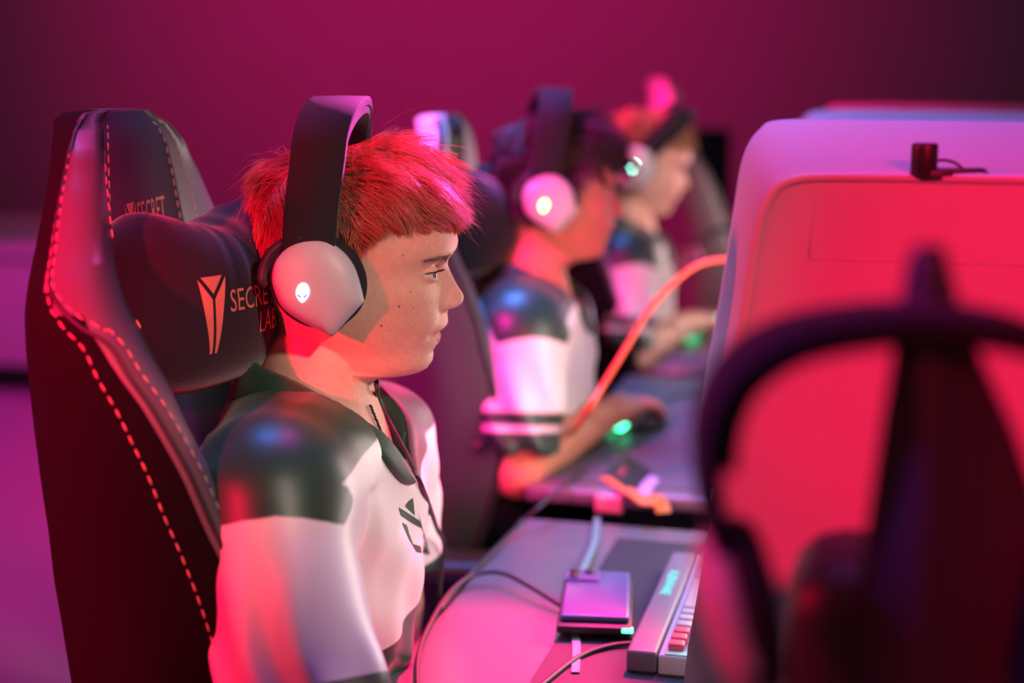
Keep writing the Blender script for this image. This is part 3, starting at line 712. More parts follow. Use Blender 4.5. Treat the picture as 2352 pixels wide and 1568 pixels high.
def chest_print(S, dy):
    """the green emblem on the chest, lying on the cloth"""
    polys = [[(931, 1162), (938, 1151), (948.6, 1143), (951, 1162), (953, 1184)],
             [(916, 1165), (928, 1172), (947, 1184), (966, 1197), (969, 1213), (946, 1201), (921, 1183)],
             [(960, 1176), (966, 1197), (978, 1256), (988, 1275), (969, 1213)],
             [(923.6, 1199), (935, 1206), (940, 1225), (949, 1249), (977, 1256.5), (988, 1274.5), (957.5, 1267), (941, 1241)]]
    polys[2] = [(960, 1176), (966, 1195), (988, 1274), (977, 1256), (969, 1212), (966, 1200)]
    mb = MB()
    o = at_d(800, 1200, 1.2); s = 1.2/F_PX
    for P in polys:
        V2 = [((x-800)*s, (1200-y)*s) for x, y in P]
        V, Fc = refine([(a, b, 0) for a, b in V2], [tuple(range(len(P)))], .0025)
        out = []
        for v in V:
            p = o + RT*v[0] + UP*v[1]; d = Vector((p-CAM).tolist()).normalized(); hit = S.jbvh.ray_cast(Vector(CAM.tolist()), d)
            q = hit[0] if hit[0] is not None else Vector(p.tolist())
            out.append((q - d*.0012)[:])
        mb.add(out, Fc)
    V = np.vstack(mb.V) + np.array([0, dy, 0])
    return mesh('chest_emblem', V, mb.F, M_LOGO, S.jersey, smooth=True)
def skin_split(name, base, scalp, lip, moles):
    m = mat_split(name, base, [('lips', lip, 1.6), ('scalp', scalp, 5.0)], .52, 0, .35, .22)
    nt = m.node_tree; b = nt.nodes['Principled BSDF']
    b.inputs['Subsurface Weight'].default_value = .12; b.inputs['Subsurface Radius'].default_value = (.012, .004, .002); b.inputs['Subsurface Scale'].default_value = .4
    src = b.inputs['Base Color'].links[0].from_socket
    tc = nt.nodes['Texture Coordinate'] if 'Texture Coordinate' in nt.nodes else nt.nodes.new('ShaderNodeTexCoord')
    n = nt.nodes.new('ShaderNodeTexNoise'); n.inputs['Scale'].default_value = 170; n.inputs['Detail'].default_value = 8; n.inputs['Roughness'].default_value = .7
    nt.links.new(tc.outputs['Object'], n.inputs['Vector'])
    mr = nt.nodes.new('ShaderNodeMapRange'); mr.inputs['From Min'].default_value = .3; mr.inputs['From Max'].default_value = .7; mr.inputs['To Min'].default_value = .88; mr.inputs['To Max'].default_value = 1.08
    nt.links.new(n.outputs['Fac'], mr.inputs['Value'])
    mx = nt.nodes.new('ShaderNodeVectorMath'); mx.operation = 'SCALE'
    nt.links.new(src, mx.inputs[0]); nt.links.new(mr.outputs['Result'], mx.inputs['Scale']); src = mx.outputs[0]
    for (p, r_) in moles:
        vd = nt.nodes.new('ShaderNodeVectorMath'); vd.operation = 'DISTANCE'; vd.inputs[1].default_value = p
        nt.links.new(tc.outputs['Object'], vd.inputs[0])
        m2 = nt.nodes.new('ShaderNodeMapRange'); m2.inputs['From Min'].default_value = r_; m2.inputs['From Max'].default_value = r_*.5; m2.inputs['To Max'].default_value = .85
        nt.links.new(vd.outputs['Value'], m2.inputs['Value'])
        x_ = nt.nodes.new('ShaderNodeMix'); x_.data_type = 'RGBA'; nt.links.new(m2.outputs['Result'], x_.inputs[0]); nt.links.new(src, x_.inputs[6])
        x_.inputs[7].default_value = (.12, .04, .03, 1); src = x_.outputs[2]
    nt.links.new(src, b.inputs['Base Color'])
    return m
def set_scalp(S, kind):
    me = S.body.data; co = np.array([v.co[:] for v in me.vertices]) + np.array(root_loc(S.body)); l = (co-S.H) @ S.RM*1000
    zh = np.interp(l[:, 0], [-100, -75, -55, -20, 5, 22, 38, 60, 95, 125], [-34, -34, -30, -20, -2, 10, 28, 35, 35, 34])
    v = np.where(l[:, 2] > -90, l[:, 2]-zh-2, -30)
    a = me.attributes.new('scalp', 'FLOAT', 'POINT'); a.data.foreach_set('value', np.clip(v, -30, 30).astype(np.float32))

# ------------------------------------------------------------------ headset
CUP = np.array([(-9.9, 31.7), (2.1, 26.0), (12.7, 16.7), (19.8, 5.6), (24.4, -8.3), (28.2, -26.8), (-2.5, -60.6), (-29.0, -47.0), (-42.0, -38.7), (-51.2, -29.2), (-56.5, -15.2), (-58.3, -4.9), (-56.1, 7.4), (-50.7, 16.5), (-41.9, 25.1), (-27.0, 31.2)])
def cup_outline(k=5):
    a = catmull(np.vstack([CUP[6:], CUP[:6]]), k)               # round the shell from the lower tip to the right corner, then one straight cut
    b = np.linspace(CUP[5], CUP[6], 8)[1:]
    return np.vstack([a, b])[:-1]
def make_headset(S, name, label, led, tilt=0, squeeze=0, white=M_SHELL, pad=M_BLACKF, cable=None, cup_scale=1.0, group='white headsets worn by the players'):
    H, RM = S.H, S.RM; RT_ = roty(R(tilt)); piv = np.array([-15, 0, -8.])
    def to(q):
        q = (np.asarray(q, float)-piv) @ RT_.T + piv
        if squeeze: q[:, 2] = 161-(161-q[:, 2])*(1-.55*squeeze)
        if squeeze: q[:, 1] *= 1-squeeze*np.clip((110-q[:, 2])/130, 0, 1)**1.3
        return H + (q/1000) @ RM.T
    root = empty(name, tuple(to([(-15., 0, 150)])[0]), label, 'headset', group)
    O2 = cup_outline(); cen = np.array([-16, -12])
    for sg in (-1, 1):
        # cushion ring against the head
        rings = []
        n = 48; th = np.linspace(0, 2*math.pi, n, endpoint=False)
        ex = lambda sx, sz, yy: np.stack([-18+sx*np.cos(th)+8*np.sin(-th)*0, np.full(n, sg*yy), -8+sz*np.sin(th)-.16*sx*np.cos(th)*0], 1)
        lean = lambda a: np.stack([a[:, 0]+.10*(-a[:, 2]), a[:, 1], a[:, 2]], 1)
        for sx, sz, yy in ((20, 24, 75), (36, 36, 72), (43, 43, 74), (46.5, 46.5, 80), (46.5, 46.5, 88), (43, 43, 94), (34, 34, 95)):
            rings.append(lean(ex(sx, sz, yy)))
        V, Fc = loft(rings if sg > 0 else [r_[::-1] for r_ in rings], cap=False); mesh('ear_cushion', to(V), Fc, pad, root)
        # white shell
        rings = []
        for sc, yy in ((.86, 90), (.99, 91), (1.0, 93), (1.0, 97.5), (.985, 100.5), (.93, 104.5), (.82, 108.5), (.66, 111.6), (.46, 113.6), (.24, 114.5), (.03, 114.8)):
            d_ = O2-cen; rd = np.linalg.norm(d_, axis=1)[:, None]; kk = min(1, max(0, (1-sc)*1.5)); q = cen + (d_*(1-kk)+d_/rd*40*kk)*sc; rings.append(np.stack([q[:, 0], np.full(len(q), sg*yy), q[:, 1]], 1))
        V, Fc = loft(rings if sg < 0 else [r_[::-1] for r_ in rings]); cup = mesh('ear_cup', to(V), Fc, white, root)
        # lit emblem on the shell: a smooth pointed oval with two slanted slits
        bv = bvh_of([cup])
        t = np.linspace(0, 2*math.pi, 40, endpoint=False); hw = 6.3*np.sin(t); zz = 9.3*np.cos(t); hw = hw*np.where(zz < 0, (1-(-zz/9.3)**1.6*.42), 1.0)
        oc = np.array([[-26.5, sg*130, -16.]])
        U = RM @ RT_ @ np.array([1, 0, 0])*.001; Vd = RM @ RT_ @ np.array([.10, 0, 1])*.001; dr = RM @ np.array([0, -sg, 0])
        V, Fc = decal(np.stack([hw, zz], 1), [tuple(range(40))], to(oc)[0], U, Vd, dr, bv, .0008, 1.6)
        em = mesh('emblem_light', V, Fc, led, cup)
        for e_ in (-1, 1):
            te = np.linspace(0, 2*math.pi, 14, endpoint=False); a = 2.6*np.cos(te); b_ = .85*np.sin(te); ca = R(38)*e_
            pts = np.stack([e_*2.9+a*math.cos(ca)-b_*math.sin(ca), -3.0+a*math.sin(ca)+b_*math.cos(ca)], 1)
            V, Fc = decal(pts, [tuple(range(14))], to(oc)[0], U, Vd, dr, bv, .0014, 2.); mesh('emblem_eye', V, Fc, M_EYEDARK, cup)
        # yoke arm that carries the cup
        pth = catmull(np.array([(-28, sg*97, 34), (-44, sg*93, 29), (-58, sg*90, 19), (-66, sg*88, 5), (-68, sg*88, -7), (-64, sg*88, -13)]), 5)
        V, Fc = tube(pth, np.interp(np.linspace(0, 1, len(pth)), [0, .3, .8, 1], [5, 5.5, 6.5, 5]), 10); mesh('yoke', to(V), Fc, M_BLACKP, root)
    # headband
    half = [(97, 20, -23, 24), (98.5, 34, -22, 25), (99, 64, -19, 25), (96, 98, -14, 25.5), (84, 130, -11, 26), (54, 152.5, -6, 26.5), (0, 161, -3, 27)]
    path = [(-y, z, x, w_) for y, z, x, w_ in half] + [(y, z, x, w_) for y, z, x, w_ in half[-2::-1]]
    pc = catmull(np.array(path, float), 6); T = np.gradient(pc[:, :2], axis=0); T /= np.linalg.norm(T, axis=1)[:, None]
    for nm, t0, t1, rng_, mm in (('headband', -1, 5.5, slice(None), M_BLACKF), ('headband_pad', 1.0, 13.5, slice(14, len(pc)-14), M_BLACKF)):
        rings = []
        for (y, z, x, w_), (ty, tz) in zip(pc[rng_], T[rng_]):
            ny, nz = tz, -ty      # points inward
            if nm == 'headband_pad': w_ = w_-2
            prof = [(-w_, t0), (-w_*.97, t0-1.6), (0, t0-2.2), (w_*.97, t0-1.6), (w_, t0), (w_, t1), (w_*.9, t1+1.2), (0, t1+1.6), (-w_*.9, t1+1.2), (-w_, t1)]
            rings.append([(x+a, y+ny*b*1.0, z+nz*b*1.0) for a, b in prof])
        V, Fc = loft(rings); mesh(nm, to(V), Fc, mm, root)
    return root

# ------------------------------------------------------------------ furniture and things
def smooth_interp(x, xs, ys): return np.interp(x, xs, ys)
CZ = [.42, .50, .65, .75, .85, .95, 1.02, 1.08, 1.13, 1.165, 1.20, 1.25, 1.285, 1.303, 1.312]
C_FX = [-.655, -.662, -.672, -.680, -.688, -.700, -.710, -.716, -.720, -.722, -.724, -.727, -.729, -.732, -.738]     # front of the middle panel
C_A = [.17, .165, .155, .15, .145, .145, .15, .150, .140, .130, .120, .108, .095, .080, .060]
C_C = [.235, .245, .262, .270, .274, .274, .274, .276, .278, .266, .238, .196, .162, .140, .112]
C_BF = [.05, .06, .10, .13, .145, .115, .100, .075, .045, .028, .018, .012, .008, .004, .0]
C_RX = [-.06, -.05, -.02, .0, .02, .005, -.008, -.018, -.024, -.026, -.026, -.026, -.025, -.022, -.016]
def make_chair(name, label, cat, group, loc, yaw, body_m, centre_m, trim_m, stitch=True, logo=False, accent=None, top_m=None, lean=0, arm_z=.66):
    """a tall racing-style chair back on a seat with a five-star base; built around the nearest player's place and then set down at loc"""
    root = empty(name, (-.60, 1.33, 0), label, cat, group)
    zs = np.concatenate([np.linspace(CZ[i], CZ[i+1], 5)[:-1] for i in range(len(CZ)-1)] + [[CZ[-1]]])
    itp = lambda a: np.convolve(np.pad(np.interp(zs, CZ, a), 2, mode='edge'), np.ones(5)/5, 'valid')
    fx, a, c_, bf, rx = map(itp, (C_FX, C_A, C_C, C_BF, C_RX)); dr = np.interp(zs, [.9, 1.15, 1.25], [.088, .07, .055])
    fx = fx + lean*(zs-.95)
    sec = lambda i: [(fx[i], 0), (fx[i], a[i]*.55), (fx[i]+.002, a[i]*.9), (fx[i]+bf[i]*.30, a[i]+.012), (fx[i]+bf[i]*.78, a[i]+.028), (fx[i]+bf[i]*.97+.002, a[i]*.35+c_[i]*.65-.0),
                     (fx[i]+bf[i]+.004, c_[i]-.024), (fx[i]+bf[i], c_[i]-.008), (fx[i]+bf[i]-.012, c_[i]), (fx[i]*.5+.5*(fx[i]+rx[i])+bf[i]*.3, c_[i]+.004), (fx[i]+rx[i]+.012, c_[i]), (fx[i]+rx[i]-.004, c_[i]-.014),
                     (fx[i]-dr[i]*.80, c_[i]*.72), (fx[i]-dr[i]*.97, c_[i]*.35), (fx[i]-dr[i], 0)]
    rings = []; Y0 = 1.318
    for i in range(len(zs)):
        h = sec(i); left = [(x, y) for x, y in h]; right = [(x, -y) for x, y in h[-2:0:-1]]
        rings.append([(x, Y0+y, zs[i]) for x, y in left+right])
    n = len(rings[0])
    top = np.array(rings[-1]); rings.append((top.mean(0)+(top-top.mean(0))*.86+(0, 0, .006)).tolist()); rings.append((top.mean(0)+(top-top.mean(0))*.45+(0, 0, .009)).tolist())
    V, Fc = loft(rings)
    ns = len(h)
    mi = []
    for f in Fc:
        k = f[0] % n; mid = (k <= 2) or (k >= n-3)
        hi_ = top_m is not None and not mid and V[f[0]][2] > 1.13
        zz_ = np.mean([V[q_][2] for q_ in f]); lim = 8+2*np.clip((zz_-1.150)/.03, 0, 1)-.5; outer = lim <= k <= n-1-lim
        mi.append(2 if (hi_ or (top_m is None and outer)) else (1 if (mid and len(f) == 4) else 0))
    back = mesh('backrest', V, Fc, None, root, mats=[body_m, centre_m] + [top_m or M_SUEDE], midx=mi)
    bv = bvh_of([back])
    # piping and stitches along the seams
    R3 = np.array([[(*p,) for p in r_] for r_ in rings[:len(zs)]])
    def seam(sgn, k, inset):
        kk = k if sgn > 0 else (n-k) % n; kn = (k+1 if inset > 0 else k-1); kn = kn if sgn > 0 else (n-kn) % n
        return R3[:, kk]*(1-abs(inset)) + R3[:, kn]*abs(inset)
    def dashes(path, ln, gap, r, off):
        P = catmull(path[::2], 8); d = np.concatenate([[0], np.cumsum(np.linalg.norm(np.diff(P, axis=0), axis=1))]); mb = MB(); t = 0
        while t+ln < d[-1]:
            q = np.array([[np.interp(t+u*ln, d, P[:, j]) for j in range(3)] for u in (0, .33, .66, 1)])
            o_ = []
            for p in q:
                h_ = bv.find_nearest(Vector(p.tolist())); o_.append(np.array(h_[0])+np.array(h_[1])*off)
            mb.tube(o_, [r*.6, r, r, r*.6], 5); t += ln+gap
        return mb
    if stitch:
        for sgn in (1, -1):
            for nm, k, ins in (('outer_stitching', 8, .45), ('outer_stitching', 7, -.45), ('inner_stitching', 3, -.4), ('inner_stitching', 4, .1)):
                pth = seam(sgn, k, ins)
                if nm == 'outer_stitching':
                    tt = np.clip((zs-1.130)/.045, 0, 1)[:, None]; pth = pth*(1-tt) + seam(sgn, 9 if k == 8 else 9, .75 if k == 8 else .1)*tt
                lo_ = 0
                if nm == 'inner_stitching': pth = pth[[i for i in range(len(zs)) if zs[i] > 1.12]]
                if nm == 'inner_stitching' or sgn < 0 or True:
                    dashes(pth, .0080, .0044, .00078, .0004).build(nm, M_STITCH, back)
            tt = np.clip((zs-1.130)/.045, 0, 1)[:, None]; p_ = catmull((seam(sgn, 7, .5)*(1-tt)+seam(sgn, 9, .42)*tt)[::2], 4); mb = MB()
            q = []
            for p in p_:
                h_ = bv.find_nearest(Vector(p.tolist())); q.append(np.array(h_[0]))
            mb.tube(q, .0022, 6); mb.build('seam_piping', trim_m, back)
    else:
        for sgn in (1, -1):
            p_ = catmull(seam(sgn, 7, .5)[::2], 4); mb = MB(); mb.tube(p_, .006, 6); mb.build('seam_piping', trim_m, back)
    if logo:
        xd = Vector((-1, 0, 0))
        tri = [[(-10, 14), (10, 14), (0, 0)], [(-14, 14), (-1.2, -4), (-1.2, -36), (-3.5, -36)], [(14, 14), (1.2, -4), (1.2, -36), (3.5, -36)]]
        mb = MB()
        for t in tri:
            v, f = decal([(p[0]*.0013, p[1]*.0013) for p in t], [tuple(range(len(t)))], (-.4, 1.275, 1.213), (0, 1, 0), (0, 0, 1), xd, bv, .0008, .01); mb.add(v, f)
        mb.build('headrest_emblem', M_EMBRO, back)
        v, f = text_geo('SECRET', .036); v[:, 0] *= .82
        v, f = decal(v[:, :2], f, (-.4, 1.296, 1.205), (0, 1, 0), (0, 0, 1), xd, bv, .0008, .01); mesh('headrest_lettering', v, f, M_EMBRO, back)
        mb = MB(); mb.box((-.575, 1.20, .965), (.003, .004, .022)); 
    if accent:
        h_ = MB()
        v, f = decal([(-.07, .10), (.07, .10), (.085, -.02), (.05, -.05), (-.05, -.05), (-.085, -.02)], [(0, 1, 2, 3, 4, 5)], (-.4, Y0, 1.185), (0, 1, 0), (0, 0, 1), Vector((-1, 0, 0)), bv, .002, .02)
        mesh('headrest_panel', v, f, accent, back)
    # seat, arms, base
    mb = MB(); mb.box((-.42, Y0, .40), (.50, .40, .09), bev=.035); mb.build('seat_cushion', body_m, root)
    for sgn in (1, -1):
        mb = MB(); mb.box((-.42, Y0+sgn*.225, .415), (.48, .08, .11), bev=.035); mb.build('seat_bolster', body_m, root)
        mb = MB(); mb.box((-.60, Y0+sgn*.315, (.345+arm_z)/2), (.06, .035, arm_z-.345), bev=.012); mb.box((-.58, Y0+sgn*.28, .36), (.10, .11, .03), bev=.01); arm = mb.build('armrest', M_BLACKP, root)
        mb = MB(); mb.box((-.62, Y0+sgn*.315, arm_z+.013), (.22, .085, .030), bev=.014); mb.build('armrest_pad', M_BLACKL, arm)
    mb = MB(); mb.tube([(-.42, Y0, .10), (-.42, Y0, .36)], .028, 14); mb.build('gas_lift', M_STEEL, root)
    mb = MB()
    for k in range(5):
        an = 2*math.pi*k/5+.3; mb.tube([(-.42, Y0, .11), (-.42+.30*math.cos(an), Y0+.30*math.sin(an), .065)], [.032, .018], 8)
    mb.build('star_base', M_STEEL, root)
    for k in range(5):
        an = 2*math.pi*k/5+.3; x_, y_ = -.42+.30*math.cos(an), Y0+.30*math.sin(an); mb = MB()
        mb.tube([(x_-.014, y_, .031), (x_+.014, y_, .031)], .030, 14); mb.build('caster', M_BLACKP, root)
    root.location = loc; root.rotation_euler = (0, 0, R(yaw))
    return root

def make_pillow(name, label, loc, logo=True, bend=1):
    """a wide neck cushion with two lobes and a dip between them"""
    root = empty(name, (-.70, 1.318, 1.06), label, 'cushion', 'neck pillows on the chairs')
    P, lo = grid((-.76, 1.15, 1.02), (-.54, 1.49, 1.28), .004)
    X, Y, Z = P; v = (Y-1.318)
    top = .055+.028*np.clip(np.abs(v)/.085, 0, 1.0)**1.6
    hz = np.where(Z > 1.145, top+.020, .082); wx = .060+.006*np.cos(v*24)
    f = ((np.abs(X+.664+.30*v*v)/wx)**2.6 + (np.abs(Z-1.145)/hz)**2.6 + (np.abs(v)/.128)**4.0)**(1/3.0) - 1
    f = f*.05 + .0010*np.sin(v*230+X*60)*np.exp(-(v/.045)**2)*(Z > 1.16)
    V, Q = nets(f.astype(np.float32), lo, .004, 3)
    o = mesh('cover', V, Q, M_VELOUR, root)
    if vol(V, Q) < 0: o.data.flip_normals()
    if logo:
        bv = bvh_of([o]); xd = Vector((-1, 0, 0)); mb = MB(); sc = .00125; yo = 1.318-.060
        tri = [[(-10, 14), (10, 14), (0, 1)], [(-13, 13), (-1.2, -3), (-1.2, -44), (-3.2, -44)], [(13, 13), (1.2, -3), (1.2, -44), (3.2, -44)]]
        for t in tri:
            v_, f_ = decal([(p[0]*sc, p[1]*sc) for p in t], [tuple(range(len(t)))], (-.4, yo, 1.163), (0, 1, 0), (0, 0, 1), xd, bv, .0008, .006); mb.add(v_, f_)
        mb.build('pillow_emblem', M_EMBRO, o)
        for s_, z_, y_, k_ in (('SECRET', 1.145, yo+.019, .72), ('LAB', 1.119, yo+.062, .66)):
            v_, f_ = text_geo(s_, .030); v_[:, 0] *= k_
            v_, f_ = decal(v_[:, :2], f_, (-.4, y_, z_), (0, 1, 0), (0, 0, 1), xd, bv, .0008, .006); mesh('pillow_lettering', v_, f_, M_EMBRO, o)
    root.location = Vector(loc); root.rotation_euler = (0, 0, R(-9))
    return root

def copy_tree(o, parent=None, dloc=(0, 0, 0), label=None):
    c = o.copy(); COL.objects.link(c); c.parent = parent
    if parent is None: c.location = Vector(o.location) + Vector(dloc)
    if label: c['label'] = label
    for ch in o.children: copy_tree(ch, c)
    return c

def make_desk(label, y0, y1, z, x0=-.477, x1=.32):
    root = empty('gaming_desk', ((x0+x1)/2, (y0+y1)/2, 0), label, 'desk', 'desks in the row')
    mb = MB(); mb.box(((x0+x1)/2, (y0+y1)/2, z-.0125), (x1-x0, y1-y0, .025), bev=.008); mb.build('desk_top', M_DESK, root)
    mb = MB(); mb.box(((x0+x1)/2+.03, (y0+y1)/2, z-.045), (x1-x0-.14, y1-y0-.08, .04)); mb.build('under_frame', M_STEEL, root, smooth=False)
    for sx in (x0+.10, x1-.08):
        for sy in (y0+.07, y1-.07):
            mb = MB(); mb.box((sx, sy, (z-.065)/2), (.05, .05, z-.065), bev=.006); mb.build('leg', M_STEEL, root)
    return root

def make_hood(label, dy):
    """pale moulded housing that shields a player's screen: side wall flaring into a wider, taller rim, open towards the player"""
    root = empty('screen_housing', (.10, 1.60+dy, .745), label, 'screen housing', 'white screen housings')
    a = catmull(np.array([(-.136, .985), (-.134, 1.0), (-.131, 1.02), (-.122, 1.07), (-.110, 1.14), (-.101, 1.21), (-.092, 1.243), (-.074, 1.259), (-.02, 1.262), (.10, 1.262), (.25, 1.262), (.44, 1.262)]), 4)
    b = catmull(np.array([(-.186, .985), (-.184, 1.0), (-.181, 1.03), (-.173, 1.08), (-.162, 1.16), (-.154, 1.225), (-.147, 1.266), (-.132, 1.292), (-.102, 1.302), (.06, 1.302), (.22, 1.300), (.44, 1.296)]), 4)
    ring = lambda q, y: np.stack([q[:, 0], np.full(len(q), y+dy), q[:, 1]], 1)
    mid = a*.30+b*.70
    rows = [ring(a, 1.249), ring(a*.94+b*.06, 1.256), ring(a*.88+b*.12, 1.272), ring(mid, 1.46), ring(b*.95+a*.05, 1.59), ring(b, 1.61)]
    V, Fc = loft(rows, closed=False, cap=False)
    q = rows[0]; k = len(V); V = list(V)
    side = [(-.163, 1.249+dy, .765), (-.157, 1.249+dy, .83), (-.146, 1.249+dy, .91)] + [tuple(p) for p in q] + [(.44, 1.249+dy, .765)]
    V += side; Fc += [tuple(range(k, k+len(side)))]
    sh = mesh('housing_shell', V, Fc, M_HOOD, root, smooth=True)
    es = sh.modifiers.new('thick', 'SOLIDIFY'); es.thickness = .006; es.offset = 1
    for p in sh.data.polygons:
        if len(p.vertices) > 4: p.use_smooth = False
    mb = MB(); mb.box((.154, 1.79+dy, 1.292), (.56, .38, .014), bev=.005); mb.build('roof_panel', M_HOOD, root)
    mb = MB(); mb.box((.435, 1.62+dy, 1.02), (.014, .72, .55), bev=.004); mb.build('rear_panel', M_HOOD, root)
    mb = MB(); mb.box((.16, 1.985+dy, 1.02), (.54, .012, .55), bev=.004); mb.build('end_panel', M_HOOD, root)
    mb = MB(); mb.box((.14, 1.250+dy, .756), (.59, .03, .022), bev=.004); mb.box((.42, 1.62+dy, .752), (.05, .74, .014), bev=.004); mb.build('foot_rail', M_HOOD, root)
    mb = MB(); mb.tube([(-.06, 1.2495+dy, 1.196), (.44, 1.2495+dy, 1.196)], .0013, 5); mb.tube([(-.06, 1.2495+dy, 1.25), (-.06, 1.2495+dy, 1.196)], .0011, 5)
    mb.build('panel_seam', M_HOOD, root)
    return root

def make_monitor(label, dy, z=.745, scr=None):
    root = empty('monitor', (.04, 1.78+dy, z), label, 'monitor', 'monitors inside the housings')
    M = rotz(R(38)) @ roty(R(-6))
    T = lambda b, c, s, bev=0: b.box(np.array((.035, 1.775+dy, z+.295))+M @ np.array(c), s, M, bev)
    b = MB(); T(b, (0, 0, 0), (.03, .56, .335), .008); b.build('shell', M_BLACKP, root)
    b = MB(); T(b, (-.0165, 0, .008), (.002, .54, .305)); b.build('screen', scr or M_SCREEN, root, smooth=False)
    b = MB(); b.box((.075, 1.81+dy, z+.15), (.03, .05, .28), bev=.006); b.build('stand', M_BLACKP, root)
    b = MB(); b.box((.06, 1.80+dy, z+.006), (.20, .22, .012), bev=.004); b.build('base', M_BLACKP, root)
    return root
M_SCREEN = mat('lit_screen', (.02, .02, .02), .3, emit=(1, .80, .72), estr=11)
M_SCREEN2 = mat('dim_lit_screen', (.02, .02, .02), .3, emit=(1, .75, .72), estr=3)

# ------------------------------------------------------------------ small things
M_ORANGE = mat('orange_cable_jacket', (.75, .10, .04), .45, bump=.05)
M_CABLE = mat('black_cable_jacket', (.02, .02, .024), .5, bump=.05)
M_TEALSTRAP = mat('grey_teal_strap', (.16, .27, .25), .6, bump=.1)
M_PHONE = mat('violet_glass_back', (.09, .08, .24), .3, coat=.2, noise=.05)
M_CARD = mat('black_card', (.02, .02, .022), .4)
M_LILAC = mat('lilac_card', (.45, .30, .5), .5)
M_TAG = mat('pale_pink_tag', (.72, .30, .30), .5, noise=.05)
M_ORSTRAP = mat('orange_ribbon', (.72, .16, .05), .6, bump=.15)
M_REDMARK = mat('red_mark', (.6, .05, .10), .5)
M_PINK = mat('bright_pink_plastic', (.8, .15, .42), .5, noise=.3, nscale=150)
M_KB = mat('grey_keyboard_frame', (.16, .13, .18), .45, bump=.05)
M_KBPLATE = mat('white_key_plate', (.55, .52, .58), .4)
M_KEY = mat('pale_keycap', (.45, .36, .42), .45)
M_KEYRED = mat('red_keycap', (.7, .08, .14), .45)
M_STICKER = mat('green_sticker', (.35, .72, .55), .5)
M_DARKTXT = mat('dark_print', (.05, .12, .10), .6)
M_CHAIN = mat('dark_chain_metal', (.05, .045, .05), .3, metal=.9)
M_CLOTH = mat('white_table_cloth', (.6, .58, .62), .8, bump=.1)
M_CARPETBOX = mat('black_case_covering', (.02, .02, .024), .8, bump=.2)

def cable(name, label, pts, r, m, k=8, n=8, group=None, cat='cable'):
    P = catmull(np.array(pts), k); root = tuple(P[-1])
    V, Fc = tube(P, r, n); o = mesh(name, V-P[-1], Fc, m); o.location = root
    return tag(o, label, cat, group)

def necklace(S):
    """a braided chain lying round the neck and down into the collar"""
    P = []
    for px, py, d in ((846, 930, 1.40), (856, 955, 1.40), (868, 985, 1.40), (878, 1015, 1.40), (884, 1040, 1.40), (889, 1062, 1.40)):
        dr = Vector(view_ray(px, py).tolist()).normalized(); h = S.bvh.ray_cast(Vector(CAM.tolist()), dr)
        if h[0] is not None: P.append(np.array(h[0]) + np.array(h[1])*.0022)
    C_ = catmull(np.array(P), 12)
    d = np.concatenate([[0], np.cumsum(np.linalg.norm(np.diff(C_, axis=0), axis=1))]); mb = MB(); t = 0; k = 0
    while t < d[-1]-.004:
        q = np.array([[np.interp(t+u, d, C_[:, j]) for j in range(3)] for u in (0, .0018, .0036)])
        side = np.array([math.cos(k*2.1), math.sin(k*2.1), .3])*.0010
        mb.tube(q+np.array([-1, 0, 1])[:, None]*side, [.0010, .0014, .0010], 6); t += .0025; k += 1
    return mb.build('necklace', M_CHAIN, S.root)
def chest_cable(S, hs):
    P = []
    bv = bvh_of([S.body, S.jersey])
    for px, py in ((852, 884), (868, 915), (890, 955), (914, 1005), (936, 1055), (955, 1110), (972, 1160), (992, 1210), (1008, 1255), (1016, 1300), (1012, 1345), (1000, 1385)):
        dr = Vector(view_ray(px, py).tolist()).normalized(); h = bv.ray_cast(Vector(CAM.tolist()), dr)
        if h[0] is not None: P.append(np.array(h[0]) + np.array(h[1])*.0065)
    P = np.array(P)
    for _ in range(1): P[1:-1] = P[1:-1]*.5+(P[2:]+P[:-2])*.25
    up = S.toW(np.array([[8., 92, -52], [15, 86, -85.]]))
    P = np.vstack([up, P]); P = np.vstack([P, P[-1]+np.array([-.004, -.005, -.05]), P[-1]+np.array([.0, -.02, -.14])])
    V, Fc = tube(catmull(P, 8), .0026, 8); return mesh('headset_cable', V, Fc, M_CABLE, hs)

